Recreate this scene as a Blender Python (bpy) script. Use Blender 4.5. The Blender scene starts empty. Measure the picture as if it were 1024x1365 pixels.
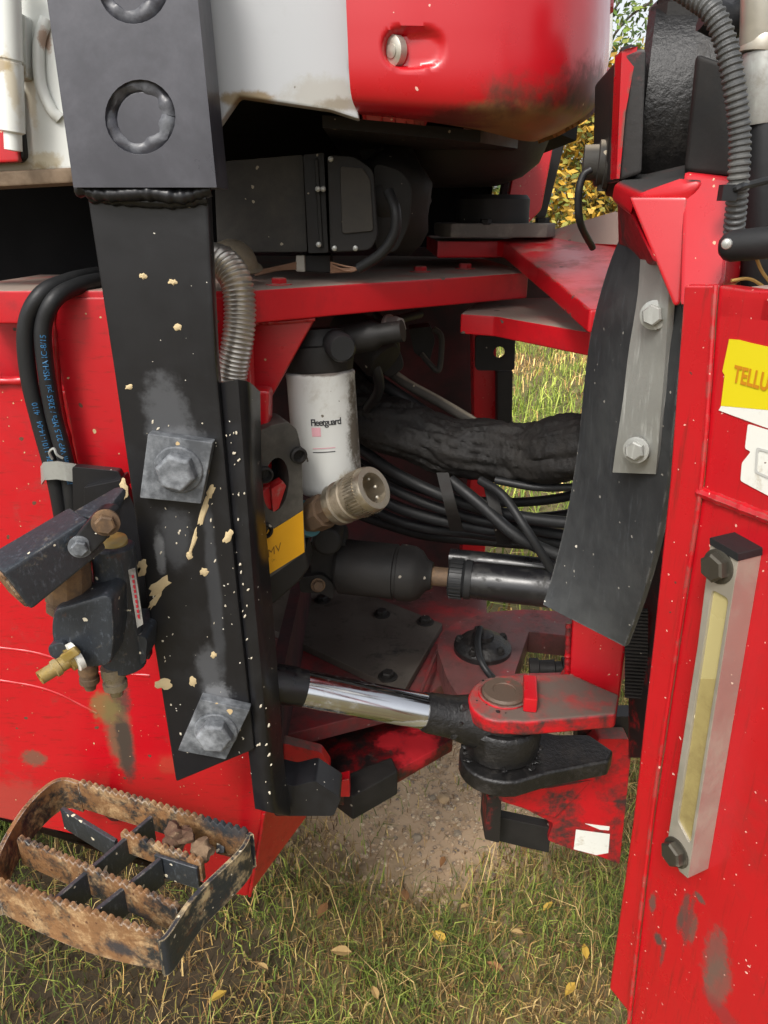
import bpy, bmesh, math, random
import numpy as np
from mathutils import Vector as V, Matrix, noise
from mathutils.geometry import tessellate_polygon
random.seed(7); rng = np.random.default_rng(7)
S = bpy.context.scene; C = S.collection
R = math.radians
# ---------------------------------------------------------------- camera, light, exposure
H, TH, F = 1.5, R(21.9), 986.0            # eye height, pitch down, focal length in photo pixels
cam = bpy.data.cameras.new('camera'); co = bpy.data.objects.new('camera', cam); C.objects.link(co); S.camera = co
co.location = (0, 0, H); co.rotation_euler = (R(90) - TH, 0, 0)
cam.sensor_fit = 'VERTICAL'; cam.sensor_height = 36; cam.lens = 36 * F / 1365; cam.clip_start = .02; cam.clip_end = 2000
W = bpy.data.worlds.new('World'); S.world = W; W.use_nodes = True
wn, wl = W.node_tree.nodes, W.node_tree.links
sky = wn.new('ShaderNodeTexSky'); sky.sky_type = 'NISHITA'; sky.sun_disc = False
SUN_EL, SUN_AZ = R(48), R(205)
sky.sun_elevation = SUN_EL; sky.sun_rotation = SUN_AZ; sky.dust_density = 4; sky.air_density = 1.0
hs = wn.new('ShaderNodeHueSaturation'); hs.inputs['Saturation'].default_value = .22
wl.new(sky.outputs[0], hs.inputs['Color']); wl.new(hs.outputs[0], wn['Background'].inputs['Color'])
wn['Background'].inputs['Strength'].default_value = .15
sl = bpy.data.lights.new('sun', 'SUN'); so = bpy.data.objects.new('sun', sl); C.objects.link(so)
sl.energy = 1.4; sl.angle = R(14); sl.color = (1, .95, .88)
sd = V((math.sin(SUN_AZ) * math.cos(SUN_EL), math.cos(SUN_AZ) * math.cos(SUN_EL), math.sin(SUN_EL)))
so.rotation_euler = sd.to_track_quat('Z', 'Y').to_euler()
S.view_settings.view_transform = 'Standard'; S.view_settings.look = 'None'
S.view_settings.exposure = .65; S.view_settings.gamma = 1
# ---------------------------------------------------------------- geometry helpers
CAM = V((0, 0, H)); ct, st = math.cos(TH), math.sin(TH)
def ray(px, py):
    x = (px - 512) / F; y = -(py - 682.5) / F
    return V((x, ct + y * st, -st + y * ct))
def P(px, py, Y): d = ray(px, py); return CAM + d * (Y / d.y)
def PZ(px, py, Z): d = ray(px, py); return CAM + d * ((Z - H) / d.z)
def proj(p):
    q = p - CAM; t = q.y * ct - q.z * st
    return 512 + F * q.x / t, 682.5 - F * (q.y * st + q.z * ct) / t
def M(px, py, Y, n): return n * (Y / ray(px, py).y) / F        # n photo pixels in metres at that place
def FR(Y): return (V((0, Y, 0)), V((0, -1, 0)))
def HZ(Z): return (V((0, 0, Z)), V((0, 0, 1)))
def P3(a, b, c):
    n = (b - a).cross(c - a).normalized()
    return (a, n if n.dot(CAM - a) > 0 else -n)
def on(pl, px, py):
    d = ray(px, py); return CAM + d * ((pl[0] - CAM).dot(pl[1]) / d.dot(pl[1]))
WN = V((-.907, -.42, 0)); WP = (P(880, 900, .49), WN)      # front wall of the rear frame: it runs towards the viewer
def rnd(pts, r, n=4):
    out = []; N = len(pts)
    for i, p in enumerate(pts):
        p = V(p[:2]); a = V(pts[i - 1][:2]); b = V(pts[(i + 1) % N][:2])
        rr = min(r, (a - p).length * .45, (b - p).length * .45)
        p0 = p + (a - p).normalized() * rr; p1 = p + (b - p).normalized() * rr
        for k in range(n + 1):
            t = k / n; q = p0 * (1 - t) ** 2 + p * 2 * t * (1 - t) + p1 * t * t; out.append((q.x, q.y))
    return out
def ell(cx, cy, rx, ry, n=20, rot=0):
    return [(cx + rx * math.cos(a) * math.cos(rot) - ry * math.sin(a) * math.sin(rot), cy + rx * math.cos(a) * math.sin(rot) + ry * math.sin(a) * math.cos(rot)) for a in [2 * math.pi * k / n for k in range(n)]]
def join(*gs):
    v, f = [], []
    for g in gs:
        o = len(v); v += g[0]; f += [tuple(i + o for i in q) for q in g[1]]
    return (v, f)
def slab3(front, ext, holes=()):
    loops = [list(front)] + [list(h) for h in holes]
    v = [p for l in loops for p in l]; n = len(v); v = v + [p + ext for p in v]; f = []
    if holes:
        for t in tessellate_polygon(loops): f += [tuple(t), tuple(i + n for i in reversed(t))]
    else: f += [tuple(range(n)), tuple(reversed(range(n, 2 * n)))]
    o = 0
    for l in loops:
        m = len(l); f += [(o + i, o + (i + 1) % m, n + o + (i + 1) % m, n + o + i) for i in range(m)]; o += m
    return (v, f)
def slab(pl, pts, th, holes=(), ext=None):
    n = pl[1] if pl[1].dot(CAM - pl[0]) > 0 else -pl[1]
    return slab3([on(pl, *p) for p in pts], ext if ext is not None else -n * th, [[on(pl, *p) for p in h] for h in holes])
def frame(d, up=V((0, 0, 1))):
    d = d.normalized()
    if abs(d.dot(up)) > .98: up = V((0, 1, 0))
    a = d.cross(up).normalized(); return d, a, a.cross(d)
def beam(p0, p1, w, h, up=V((0, 0, 1)), w1=None, h1=None):
    d, a, b = frame(p1 - p0, up); w1 = w1 or w; h1 = h1 or h
    v = [p + a * (sx * ww / 2) + b * (sy * hh / 2) for p, ww, hh in ((p0, w, h), (p1, w1, h1)) for sx, sy in ((-1, -1), (1, -1), (1, 1), (-1, 1))]
    return (v, [(0, 1, 2, 3), (7, 6, 5, 4), (0, 4, 5, 1), (1, 5, 6, 2), (2, 6, 7, 3), (3, 7, 4, 0)])
def box(c, sx, sy, sz): return beam(c - V((sx / 2, 0, 0)), c + V((sx / 2, 0, 0)), sy, sz)
def cat(pts, n=8):
    pts = [V(p) for p in pts]
    if len(pts) < 3: return [pts[0].lerp(pts[-1], k / n) for k in range(n + 1)]
    q = [pts[0] * 2 - pts[1]] + pts + [pts[-1] * 2 - pts[-2]]; out = []
    for i in range(1, len(q) - 2):
        a, b, c, d = q[i - 1:i + 3]
        for k in range(n):
            t = k / n
            out.append(.5 * ((2 * b) + (c - a) * t + (2 * a - 5 * b + 4 * c - d) * t * t + (3 * b - a - 3 * c + d) * t ** 3))
    return out + [pts[-1]]
def resample(pts, n):
    L = [0]
    for a, b in zip(pts, pts[1:]): L.append(L[-1] + (b - a).length)
    out = []; j = 0
    for k in range(n + 1):
        s = L[-1] * k / n
        while j < len(L) - 2 and L[j + 1] < s: j += 1
        out.append(pts[j].lerp(pts[j + 1], (s - L[j]) / max(1e-9, L[j + 1] - L[j])))
    return out
def sweep(pts, r, seg=12):
    N = len(pts); rr = r if callable(r) else (lambda i: r); v, f = [], []; a = None
    for i, p in enumerate(pts):
        d = (pts[min(i + 1, N - 1)] - pts[max(i - 1, 0)]).normalized()
        if a is None: _, a, _ = frame(d)
        a = (a - d * a.dot(d)).normalized(); b = d.cross(a)
        for k in range(seg):
            t = 2 * math.pi * k / seg; q = rr(i); q = q(t) if callable(q) else q
            v.append(p + (a * math.cos(t) + b * math.sin(t)) * q)
    for i in range(N - 1):
        for k in range(seg): f.append((i * seg + k, i * seg + (k + 1) % seg, (i + 1) * seg + (k + 1) % seg, (i + 1) * seg + k))
    f += [tuple(reversed(range(seg))), tuple(range((N - 1) * seg, N * seg))]
    return (v, f)
def tube(pts, r, seg=12, n=8): return sweep(cat(pts, n), r, seg)
def lathe(p0, d, prof, seg=36):
    d, a, b = frame(d); v, f = [], []
    for s, r in prof:
        for k in range(seg):
            t = 2 * math.pi * k / seg; v.append(p0 + d * s + (a * math.cos(t) + b * math.sin(t)) * max(r, 1e-5))
    for i in range(len(prof) - 1):
        for k in range(seg): f.append((i * seg + k, i * seg + (k + 1) % seg, (i + 1) * seg + (k + 1) % seg, (i + 1) * seg + k))
    f += [tuple(reversed(range(seg))), tuple(range((len(prof) - 1) * seg, len(prof) * seg))]
    return (v, f)
def hexbolt(p, n, r, h, wash=1.25, rot=.3):
    n, a, b = frame(n); a, b = a * math.cos(rot) + b * math.sin(rot), b * math.cos(rot) - a * math.sin(rot)
    v, f = [], []
    for s, q in ((h * .15, 1), (h * .82, 1), (h, .84)):
        for k in range(6):
            t = k * math.pi / 3; v.append(p + n * s + (a * math.cos(t) + b * math.sin(t)) * r * q)
    for i in (0, 1):
        for k in range(6): f.append((i * 6 + k, i * 6 + (k + 1) % 6, i * 6 + 6 + (k + 1) % 6, i * 6 + 6 + k))
    f += [(5, 4, 3, 2, 1, 0), tuple(range(12, 18))]
    g = (v, f)
    if wash: g = join(g, lathe(p - n * .002, n, [(0, r * wash), (.002 + h * .12, r * wash), (.002 + h * .16, r * wash * .93), (.002 + h * .16, .001)], 28))
    return g
def sheet(rows, th, nsub=0):
    """bent sheet from rows of points, with thickness th along +y-ish normals"""
    m, n = len(rows), len(rows[0]); v = [p for r in rows for p in r]
    nv = [V() for _ in v]
    f = [(i * n + j, i * n + j + 1, i * n + n + j + 1, i * n + n + j) for i in range(m - 1) for j in range(n - 1)]
    for q in f:
        c = (v[q[1]] - v[q[0]]).cross(v[q[3]] - v[q[0]]).normalized()
        if c.dot(CAM - v[q[0]]) > 0: c = -c
        for i in q: nv[i] += c
    N = len(v); v = v + [p + nv[i].normalized() * th for i, p in enumerate(v)]
    g = list(f) + [tuple(reversed([i + N for i in q])) for q in f]
    rim = [i for i in range(n)] + [i * n + n - 1 for i in range(1, m)] + [(m - 1) * n + j for j in range(n - 2, -1, -1)] + [i * n for i in range(m - 2, 0, -1)]
    g += [(a, b, b + N, a + N) for a, b in zip(rim, rim[1:] + rim[:1])]
    return (v, g)
def smoothgrid(rows, nu=6, nv=6):
    rows = [cat(r, nu) for r in rows]; cols = [cat([r[j] for r in rows], nv) for j in range(len(rows[0]))]
    return [[c[i] for c in cols] for i in range(len(cols[0]))]
def splat(pl, px, py, rx, ry, rot=0, h=.0012, sd=0):
    r = random.Random(sd + int(px * 7 + py)); n = 16; t = pl[1]
    ks = [1 + r.uniform(-.28, .28) for _ in range(n)]
    ring = [on(pl, *p) for p in [ell(px, py, rx * ks[i], ry * ks[i], n, rot)[i] for i in range(n)]]
    inn = [on(pl, *ell(px, py, rx * ks[i] * .6, ry * ks[i] * .6, n, rot)[i]) + t * h for i in range(n)]
    v = [p + t * .0002 for p in ring] + inn
    return (v, [(i, (i + 1) % n, n + (i + 1) % n, n + i) for i in range(n)] + [tuple(range(n, 2 * n))])
def lump(c, r, sd, sub=2, flat=1.0, amp=.35):
    bm = bmesh.new(); bmesh.ops.create_icosphere(bm, subdivisions=sub, radius=1)
    for q in bm.verts:
        k = 1 + amp * noise.noise(q.co * 1.6 + V((sd * 3.1, sd, 0))); q.co = V((q.co.x, q.co.y, q.co.z * flat)) * k * r + c
    bm.verts.index_update(); g = ([q.co.copy() for q in bm.verts], [tuple(x.index for x in q.verts) for q in bm.faces]); bm.free(); return g
def text_geo(s, size, fn, spacing=1.0, bold=0):
    cu = bpy.data.curves.new('text', 'FONT'); cu.body = s; cu.size = size; cu.space_character = spacing; cu.offset = bold; cu.resolution_u = 3
    o = bpy.data.objects.new('text', cu); C.objects.link(o); dg = bpy.context.evaluated_depsgraph_get(); dg.update()
    me = bpy.data.meshes.new_from_object(o.evaluated_get(dg)); g = ([fn(q.co.x, q.co.y) for q in me.vertices], [tuple(p.vertices) for p in me.polygons])
    bpy.data.objects.remove(o); bpy.data.curves.remove(cu); bpy.data.meshes.remove(me); return g
# ---------------------------------------------------------------- objects
def mesh(name, g, mat, bev=0, seg=2, sm=38, jit=0, js=60):
    bm = bmesh.new(); vs = [bm.verts.new(p) for p in g[0]]
    for q in g[1]:
        try: bm.faces.new([vs[i] for i in q])
        except ValueError: pass
    bmesh.ops.recalc_face_normals(bm, faces=bm.faces[:])
    if bev:
        es = [e for e in bm.edges if len(e.link_faces) == 2 and e.calc_face_angle(0) > R(28)]
        bmesh.ops.bevel(bm, geom=es, offset=bev, segments=seg, affect='EDGES', profile=.5, clamp_overlap=True)
    if jit:
        for q in bm.verts: q.co += noise.noise_vector(q.co * js) * jit
    me = bpy.data.meshes.new(name); bm.to_mesh(me); bm.free()
    me.materials.append(mat)
    if sm: me.shade_smooth(); me.set_sharp_from_angle(angle=R(sm))
    return me
def obj(name, g, mat, parent=None, base=None, wn_=True, **k):
    b = V(base) if base is not None else (V(parent['_b']) if parent else V())
    me = mesh(name, g, mat, **k)
    me.transform(Matrix.Translation(-b))
    o = bpy.data.objects.new(name, me); C.objects.link(o); o['_b'] = b[:]
    if parent: o.parent = parent
    else: o.location = b
    if k.get('bev') and wn_:
        m = o.modifiers.new('weighted', 'WEIGHTED_NORMAL'); m.keep_sharp = True
    return o
def tag(o, label, cat_, group=None):
    o['label'] = label; o['category'] = cat_
    if group: o['group'] = group
    return o
def thing(name, label, cat_, base, group=None):
    o = bpy.data.objects.new(name, None); C.objects.link(o); o.location = base; o['_b'] = V(base)[:]; o.empty_display_size = .05
    return tag(o, label, cat_, group)
def solo(name, label, cat_, g, mat, group=None, **k):
    z = min(p.z for p in g[0]); n = len(g[0]); c = sum((V(p) for p in g[0]), V()) / n
    return tag(obj(name, g, mat, base=V((c.x, c.y, z)), **k), label, cat_, group)
# ---------------------------------------------------------------- materials
def lin(h):
    h = h.lstrip('#'); c = [int(h[i:i + 2], 16) / 255 for i in (0, 2, 4)]
    return tuple(x / 12.92 if x < .04045 else ((x + .055) / 1.055) ** 2.4 for x in c) + (1,)
def mat(name, base, rough=.45, metal=0, var=.12, dirt=None, dirt2=None, specks=(), bump=(.15, 90), stains=(), rvar=.12, coat=0, grain=None, up=None, attr=None, edge=None, spec=.5):
    m = bpy.data.materials.new(name); m.use_nodes = True; N, L = m.node_tree.nodes, m.node_tree.links; B = N['Principled BSDF']
    def nd(t, **k):
        x = N.new('ShaderNode' + t)
        for a, b in k.items():
            if a.startswith('i_'): x.inputs[a[2:].replace('_', ' ')].default_value = b
            else: setattr(x, a, b)
        return x
    pos = nd('NewGeometry').outputs['Position']
    def nz(scale, det=4, rough_=.6, vec=None, dist=0):
        x = nd('TexNoise'); x.inputs['Scale'].default_value = scale; x.inputs['Detail'].default_value = det; x.inputs['Roughness'].default_value = rough_; x.inputs['Distortion'].default_value = dist
        L.new(vec or pos, x.inputs['Vector']); return x.outputs['Fac']
    def math_(op, a, b=None, c=None, clamp=False):
        x = nd('Math', operation=op, use_clamp=clamp)
        for i, q in enumerate((a, b, c)):
            if q is None: continue
            if hasattr(q, 'links'): L.new(q, x.inputs[i])
            else: x.inputs[i].default_value = q
        return x.outputs[0]
    def ramp(f, a, b):
        x = nd('MapRange', interpolation_type='SMOOTHSTEP'); L.new(f, x.inputs['Value']); x.inputs['From Min'].default_value = a; x.inputs['From Max'].default_value = b; return x.outputs[0]
    def mix(f, a, b):
        x = nd('Mix', data_type='RGBA')
        if hasattr(f, 'links'): L.new(f, x.inputs[0])
        else: x.inputs[0].default_value = f
        for i, q in ((6, a), (7, b)):
            if hasattr(q, 'links'): L.new(q, x.inputs[i])
            else: x.inputs[i].default_value = tuple(q)[:3] + (1,)
        return x.outputs[2]
    if attr:
        a = nd('Attribute', attribute_name=attr); col = a.outputs['Color']
    else:
        c = base; dk = tuple(x * (1 - var * 2) for x in c[:3]); lt = tuple(min(1, x * (1 + var)) for x in c[:3])
        col = mix(nz(9, 5), dk, lt)
    rg = math_('MULTIPLY_ADD', nz(25, 5), rvar * 2, rough - rvar)
    met = metal
    hgt = math_('MULTIPLY', nz(bump[1], 6, .65), bump[0])
    def layer(f, c, r=.8, depth=0):
        nonlocal col, rg, met, hgt
        col = mix(f, col, c)
        rg = math_('MULTIPLY_ADD', f, math_('SUBTRACT', r, rg), rg)
        if metal: met = math_('MULTIPLY', math_('SUBTRACT', 1, f), met)
        if depth: hgt = math_('MULTIPLY_ADD', f, depth, hgt)
    if grain:
        vm = nd('Mapping'); L.new(pos, vm.inputs['Vector']); vm.inputs['Scale'].default_value = grain[0]
        f = nz(grain[1], 6, .7, vm.outputs[0]); layer(ramp(f, .52, .75), grain[2], rough)
    for d in (dirt, dirt2):
        if d:   # colour, amount 0..1, scale, softness, roughness
            c, amt, sc, soft = d[:4]; f = math_('ADD', math_('MULTIPLY', nz(sc, 8, .68, dist=.4), .75), math_('MULTIPLY', nz(sc * 6.3, 5, .7), .25))
            t = .5 + (.5 - amt) * .55; layer(ramp(f, t - soft, t + soft), c, d[4] if len(d) > 4 else .85, d[5] if len(d) > 5 else 0)
    if up:      # settled dust on faces that look up: colour, amount
        nrm = nd('NewGeometry').outputs['Normal']; sp = nd('SeparateXYZ'); L.new(nrm, sp.inputs[0])
        f = math_('MULTIPLY', ramp(sp.outputs[2], .55, .95), ramp(nz(14, 6, .7), .5 - up[1] * .5, .75 - up[1] * .3)); layer(f, up[0], .9)
    if edge:    # paint worn or dirt caught along the edges: colour, radius, amount
        bv = nd('Bevel', samples=3); bv.inputs['Radius'].default_value = edge[1]; gn = nd('NewGeometry').outputs['Normal']
        dp = nd('VectorMath', operation='DOT_PRODUCT'); L.new(bv.outputs[0], dp.inputs[0]); L.new(gn, dp.inputs[1])
        f = math_('MULTIPLY', ramp(dp.outputs['Value'], .985, .8), ramp(nz(45, 6, .7), .62 - edge[2] * .3, .72 - edge[2] * .3)); layer(f, edge[0], .6)
    for (wp, rad, c, amt) in stains:
        rmin = sorted(rad)[1] if hasattr(rad, '__len__') else rad
        x = nd('VectorMath', operation='SUBTRACT'); L.new(pos, x.inputs[0]); x.inputs[1].default_value = wp
        y = nd('VectorMath', operation='DIVIDE'); L.new(x.outputs[0], y.inputs[0]); y.inputs[1].default_value = rad if hasattr(rad, '__len__') else (rad,) * 3
        z = nd('VectorMath', operation='LENGTH'); L.new(y.outputs[0], z.inputs[0])
        f = math_('ADD', z.outputs['Value'], math_('MULTIPLY', math_('SUBTRACT', math_('ADD', math_('MULTIPLY', nz(.8 / rmin, 7, .72), .65), math_('MULTIPLY', nz(4 / rmin, 5, .7), .35)), .5), 2.6))
        layer(math_('MULTIPLY', ramp(math_('SUBTRACT', 1.0, f), -.12, .5), amt), c, .85)
    for (c, dens, sc, size) in specks:
        vv = nd('VectorMath', operation='ADD'); nn = nd('TexNoise'); nn.inputs['Scale'].default_value = sc * 1.2; L.new(pos, nn.inputs['Vector'])
        k = nd('VectorMath', operation='SCALE'); L.new(nn.outputs['Color'], k.inputs[0]); k.inputs['Scale'].default_value = .6 / sc
        L.new(pos, vv.inputs[0]); L.new(k.outputs[0], vv.inputs[1])
        vo = nd('TexVoronoi'); vo.inputs['Scale'].default_value = sc; L.new(vv.outputs[0], vo.inputs['Vector'])
        sx = nd('SeparateColor'); L.new(vo.outputs['Color'], sx.inputs[0])
        f = math_('MULTIPLY', math_('LESS_THAN', vo.outputs['Distance'], math_('MULTIPLY', sx.outputs[1], size)), math_('LESS_THAN', sx.outputs[0], dens)); layer(f, c, .85, .25)
    L.new(col, B.inputs['Base Color']); L.new(rg, B.inputs['Roughness'])
    if hasattr(met, 'links'): L.new(met, B.inputs['Metallic'])
    else: B.inputs['Metallic'].default_value = met
    B.inputs['Specular IOR Level'].default_value = spec
    B.inputs['Coat Weight'].default_value = coat; B.inputs['Coat Roughness'].default_value = .25
    bp = nd('Bump'); bp.inputs['Strength'].default_value = .5; bp.inputs['Distance'].default_value = .002; L.new(hgt, bp.inputs['Height']); L.new(bp.outputs[0], B.inputs['Normal'])
    return m
TAN = lin('#b79f76'); MUD = lin('#6e5a42'); DUST = lin('#8d8578'); GREASE = (.012, .011, .011, 1); RUST = lin('#7a4a28')
REDC = (.47, .005, .0115, 1)
red = mat('red_paint', REDC, .3, var=.06, dirt=(lin('#7a1218'), .2, 7, .12, .6), specks=[(lin('#c8a88a'), .1, 190, .28), (lin('#50241c'), .1, 80, .2)], bump=(.12, 60), coat=.3, edge=(lin('#5a4a40'), .004, .45))
red_body = mat('red_paint_muddy', REDC, .33, var=.07, rvar=.16, dirt2=(lin('#6b3a30'), .2, 13, .14, .8), grain=((9, 40, 40), 4, lin('#8a1c1a')), edge=(lin('#6a5a50'), .004, .5), dirt=(lin('#8a1a1c'), .22, 6, .12, .6), specks=[(TAN, .09, 190, .26), (TAN, .03, 90, .26), (lin('#5a3a28'), .1, 70, .2)], bump=(.12, 50), coat=.25,
    stains=[(P(160, 975, .88), (.021, .2, .085), lin('#5c5138'), .85), (P(166, 990, .88), (.014, .2, .07), lin('#352f27'), .9), (P(160, 930, .88), (.016, .2, .03), lin('#352f27'), .75), (P(140, 945, .88), (.025, .2, .03), lin('#6e6236'), .8), (P(45, 1012, .88), (.02, .2, .018), lin('#5c4c38'), .8), (P(20, 1070, .88), (.09, .2, .05), lin('#94372a'), .7), (P(225, 1020, .88), .02, lin('#9c3a22'), .5)])
red_dusty = mat('red_paint_dusty', REDC, .38, var=.08, dirt=(lin('#6a1216'), .3, 9, .15, .7), dirt2=(lin('#5b524c'), .16, 22, .06, .8), up=(lin('#8f7f74'), .75), bump=(.15, 60), specks=[(lin('#5a5048'), .12, 60, .3)])
red_deep = mat('red_paint_shaded', (.10, .003, .006, 1), .55, dirt=(GREASE, .6, 6, .25), bump=(.2, 50))  # greasy red darkened to paint in the shade inside the frame
red_top = mat('red_paint_slope', REDC, .34, var=.06, dirt=(lin('#7a1218'), .25, 7, .12, .6), specks=[(lin('#5a4038'), .1, 60, .25)], bump=(.12, 60), up=(lin('#83665c'), .12), coat=.2, edge=(lin('#6a5c50'), .004, .5))
red_oily = mat('red_paint_oily', (.22, .004, .008, 1), .3, var=.2, dirt=(GREASE, .56, 16, .12, .3, .2), dirt2=(lin('#40302a'), .3, 50, .06), bump=(.4, 90), stains=[(P(560, 995, 1.05), (.05, .06, .03), (.5, .006, .014, 1), .95), (P(520, 985, 1.07), (.03, .03, .03), (.5, .006, .014, 1), .95)])
red_grease = mat('red_paint_greasy', REDC, .35, var=.08, dirt=(lin('#2b2724'), .42, 14, .1, .55, .15), dirt2=(GREASE, .22, 30, .04, .4, .2), bump=(.2, 80), up=(lin('#5f5149'), .5), edge=(lin('#2b2420'), .004, .5))
red_dark = mat('red_paint_stained', (.30, .004, .01, 1), .4, dirt=(lin('#2b1a18'), .4, 14, .15), bump=(.2, 60))
red_shelf = mat('red_shelf_greasy_top', REDC, .35, var=.08, up=((.02, .019, .018, 1), .95), bump=(.3, 80), dirt=(lin('#2b2724'), .2, 14, .1))
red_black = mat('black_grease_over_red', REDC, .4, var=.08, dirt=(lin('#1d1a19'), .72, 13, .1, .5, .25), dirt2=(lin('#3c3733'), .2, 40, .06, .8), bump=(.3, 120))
red_wall = mat('red_paint_wall', REDC, .3, var=.07, rvar=.16, dirt2=(lin('#7a2622'), .16, 16, .16, .7), grain=((60, 60, 4), 3.5, lin('#8c1a1a')), edge=(lin('#6a5a50'), .003, .5), dirt=(lin('#a01a1e'), .25, 5, .12, .5), specks=[(lin('#d8a090'), .16, 260, .22), (lin('#e0b8a8'), .04, 130, .22), (lin('#5a2a20'), .05, 120, .2)], bump=(.1, 45), coat=.3,
    stains=[(on(WP, x, y), r_, lin(c), m_) for x, y, r_, c, m_ in ((912, 1215, (.0025, .008, .024), '#4a3a32', .8), (918, 1232, (.002, .008, .03), '#4a3a32', .75), (924, 1240, (.0018, .008, .02), '#5a463a', .8), (906, 1228, (.0015, .008, .014), '#4a3a32', .7), (878, 1253, (.003, .008, .008), '#463a32', .95), (884, 1268, (.0012, .006, .016), '#463a32', .7), (870, 1203, (.002, .01, .012), '#50443a', .85), (952, 1275, (.007, .016, .034), '#5f4a40', .75), (957, 1310, (.008, .016, .03), '#5f5044', .7), (933, 1197, (.004, .008, .004), '#50443a', .9), (962, 1350, (.014, .03, .01), '#7a2a28', .6))])
blackp = mat('black_paint', (.011, .011, .0125, 1), .33, var=.2, dirt=(lin('#292a2d'), .25, 7, .2, .6), dirt2=(lin('#7b5a3c'), .05, 18, .03), specks=[(lin('#d4cfc2'), .06, 190, .24)], grain=((14, 14, .8), 16, lin('#1b1b1d')), spec=.4, bump=(.12, 40),
    stains=[(P(222, 555, .77), (.026, .1, .05), lin('#66686b'), .38), (P(245, 578, .77), (.03, .1, .012), lin('#7a7c7f'), .28), (P(282, 905, .77), (.018, .1, .055), lin('#66686b'), .4), (P(293, 925, .77), (.02, .1, .02), lin('#85878a'), .45), (P(235, 715, .77), (.02, .1, .04), lin('#505255'), .4), (P(285, 760, .77), (.008, .1, .14), lin('#4a4c4f'), .4), (P(215, 735, .77), (.006, .1, .03), lin('#8a8c8e'), .4)])
grey_black = mat('worn_charcoal_paint', lin('#3b3b41'), .3, var=.12, dirt=(lin('#5c5c63'), .3, 5, .2, .5), specks=[(TAN, .1, 50, .3)], bump=(.1, 30))
weldm = mat('weld_black', lin('#3c3c42'), .3, dirt=(lin('#6a6d72'), .35, 26, .15), bump=(.3, 120))
washm = mat('dusty_steel', lin('#4d5054'), .55, metal=.25, dirt=(lin('#8f9397'), .42, 16, .15, .8), dirt2=(lin('#2c2c2d'), .25, 9, .1), specks=[(TAN, .1, 70, .3)], bump=(.3, 150))
steel = mat('zinc_steel', lin('#a3a49f'), .36, metal=.45, dirt=(lin('#6d675d'), .25, 20, .15), bump=(.2, 120), grain=((6, 6, .6), 40, lin('#a9aaa5')))
alu = mat('brushed_aluminium', lin('#bab6aa'), .34, metal=.65, dirt=(lin('#9c8c78'), .3, 12, .2), specks=[(lin('#d8cdb4'), .12, 130, .25)], bump=(.1, 90))
chrome = mat('chrome_rod', (.62, .63, .65, 1), .13, metal=1, rvar=.08, dirt=(lin('#5a562e'), .24, 9, .1, .35), dirt2=(lin('#14130f'), .2, 24, .1, .3), bump=(.06, 60), stains=[(P(520, 962, .88), (.08, .1, .008), lin('#6a6236'), .8)])
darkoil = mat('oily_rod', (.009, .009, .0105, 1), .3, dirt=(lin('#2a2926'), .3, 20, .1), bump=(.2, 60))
greasem = mat('black_grease', (.009, .0085, .0085, 1), .36, var=.3, dirt=(lin('#37332f'), .3, 18, .14, .75, .2), bump=(1.6, 150))
greasy_red = mat('grease_on_red_plate', lin('#64403e'), .5, var=.3, dirt=(lin('#9a2028'), .36, 8, .14, .6), dirt2=(lin('#2a2422'), .28, 14, .12), bump=(.5, 110), specks=[(lin('#8d7a74'), .12, 120, .25)])
soot = mat('sooty_steel', (.013, .0125, .012, 1), .55, var=.3, dirt=(lin('#2e2a27'), .3, 9, .25), specks=[(lin('#8d867a'), .12, 80, .22)], bump=(.4, 90), spec=.3)
dustyblack = mat('dusty_black_plastic', lin('#2b2a28'), .55, var=.15, dirt=(lin('#4c4842'), .4, 8, .25, .9), specks=[(lin('#9a917f'), .2, 120, .25)], bump=(.25, 110), up=(lin('#8a8273'), .6), spec=.3)
rubber = mat('rubber', lin('#303234'), .42, var=.12, dirt=(lin('#4c4e4e'), .35, 6, .22, .6), specks=[(lin('#8b8880'), .12, 170, .25), (lin('#d0cabc'), .05, 120, .2)], bump=(.25, 60), grain=((40, 40, 5), 5, lin('#44474a')), edge=(lin('#6a6a68'), .004, .5))
hosem = mat('hose_rubber', (.015, .0155, .0165, 1), .45, dirt=(lin('#292928'), .25, 14, .2), bump=(.25, 150), spec=.3)
sleevem = mat('oily_sleeve', (.011, .0105, .0105, 1), .6, var=.3, dirt=(lin('#302d2a'), .35, 12, .25), bump=(3, 80), spec=.3)
rust = mat('rusty_serrated_steel', lin('#86603c'), .75, var=.3, dirt=(lin('#24272b'), .45, 16, .06, .45), grain=((40, 40, 40), 3, lin('#5f3c22')), dirt2=(lin('#b99a70'), .34, 34, .12, .9, .2), specks=[(lin('#5a3a24'), .12, 150, .35)], bump=(1.4, 140), edge=(lin('#a9a49a'), .0025, .55), stains=[(P(170, 1245, .63), (.03, .05, .014), lin('#23282e'), .9), (P(300, 1095, .76), (.05, .05, .03), lin('#262b31'), .9), (P(60, 1060, .75), (.03, .05, .02), lin('#3a332c'), .8)])
step_black = mat('step_black_paint', (.026, .031, .038, 1), .38, dirt=(lin('#857a66'), .2, 24, .08, .9, .2), dirt2=(lin('#5b3a24'), .2, 30, .06), grain=((30, 30, 12), 8, lin('#50565e')), specks=[(lin('#d2c8b0'), .3, 90, .3)], bump=(.5, 110), edge=(lin('#8f8b82'), .0025, .35))
step_muddy = mat('step_muddy_paint', (.026, .031, .038, 1), .4, dirt=(lin('#b09c76'), .36, 18, .06, .9, .3), dirt2=(lin('#6b4428'), .3, 30, .06), specks=[(lin('#d2c8b0'), .2, 110, .3)], bump=(.6, 110), edge=(lin('#b9a784'), .003, .7))
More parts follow.
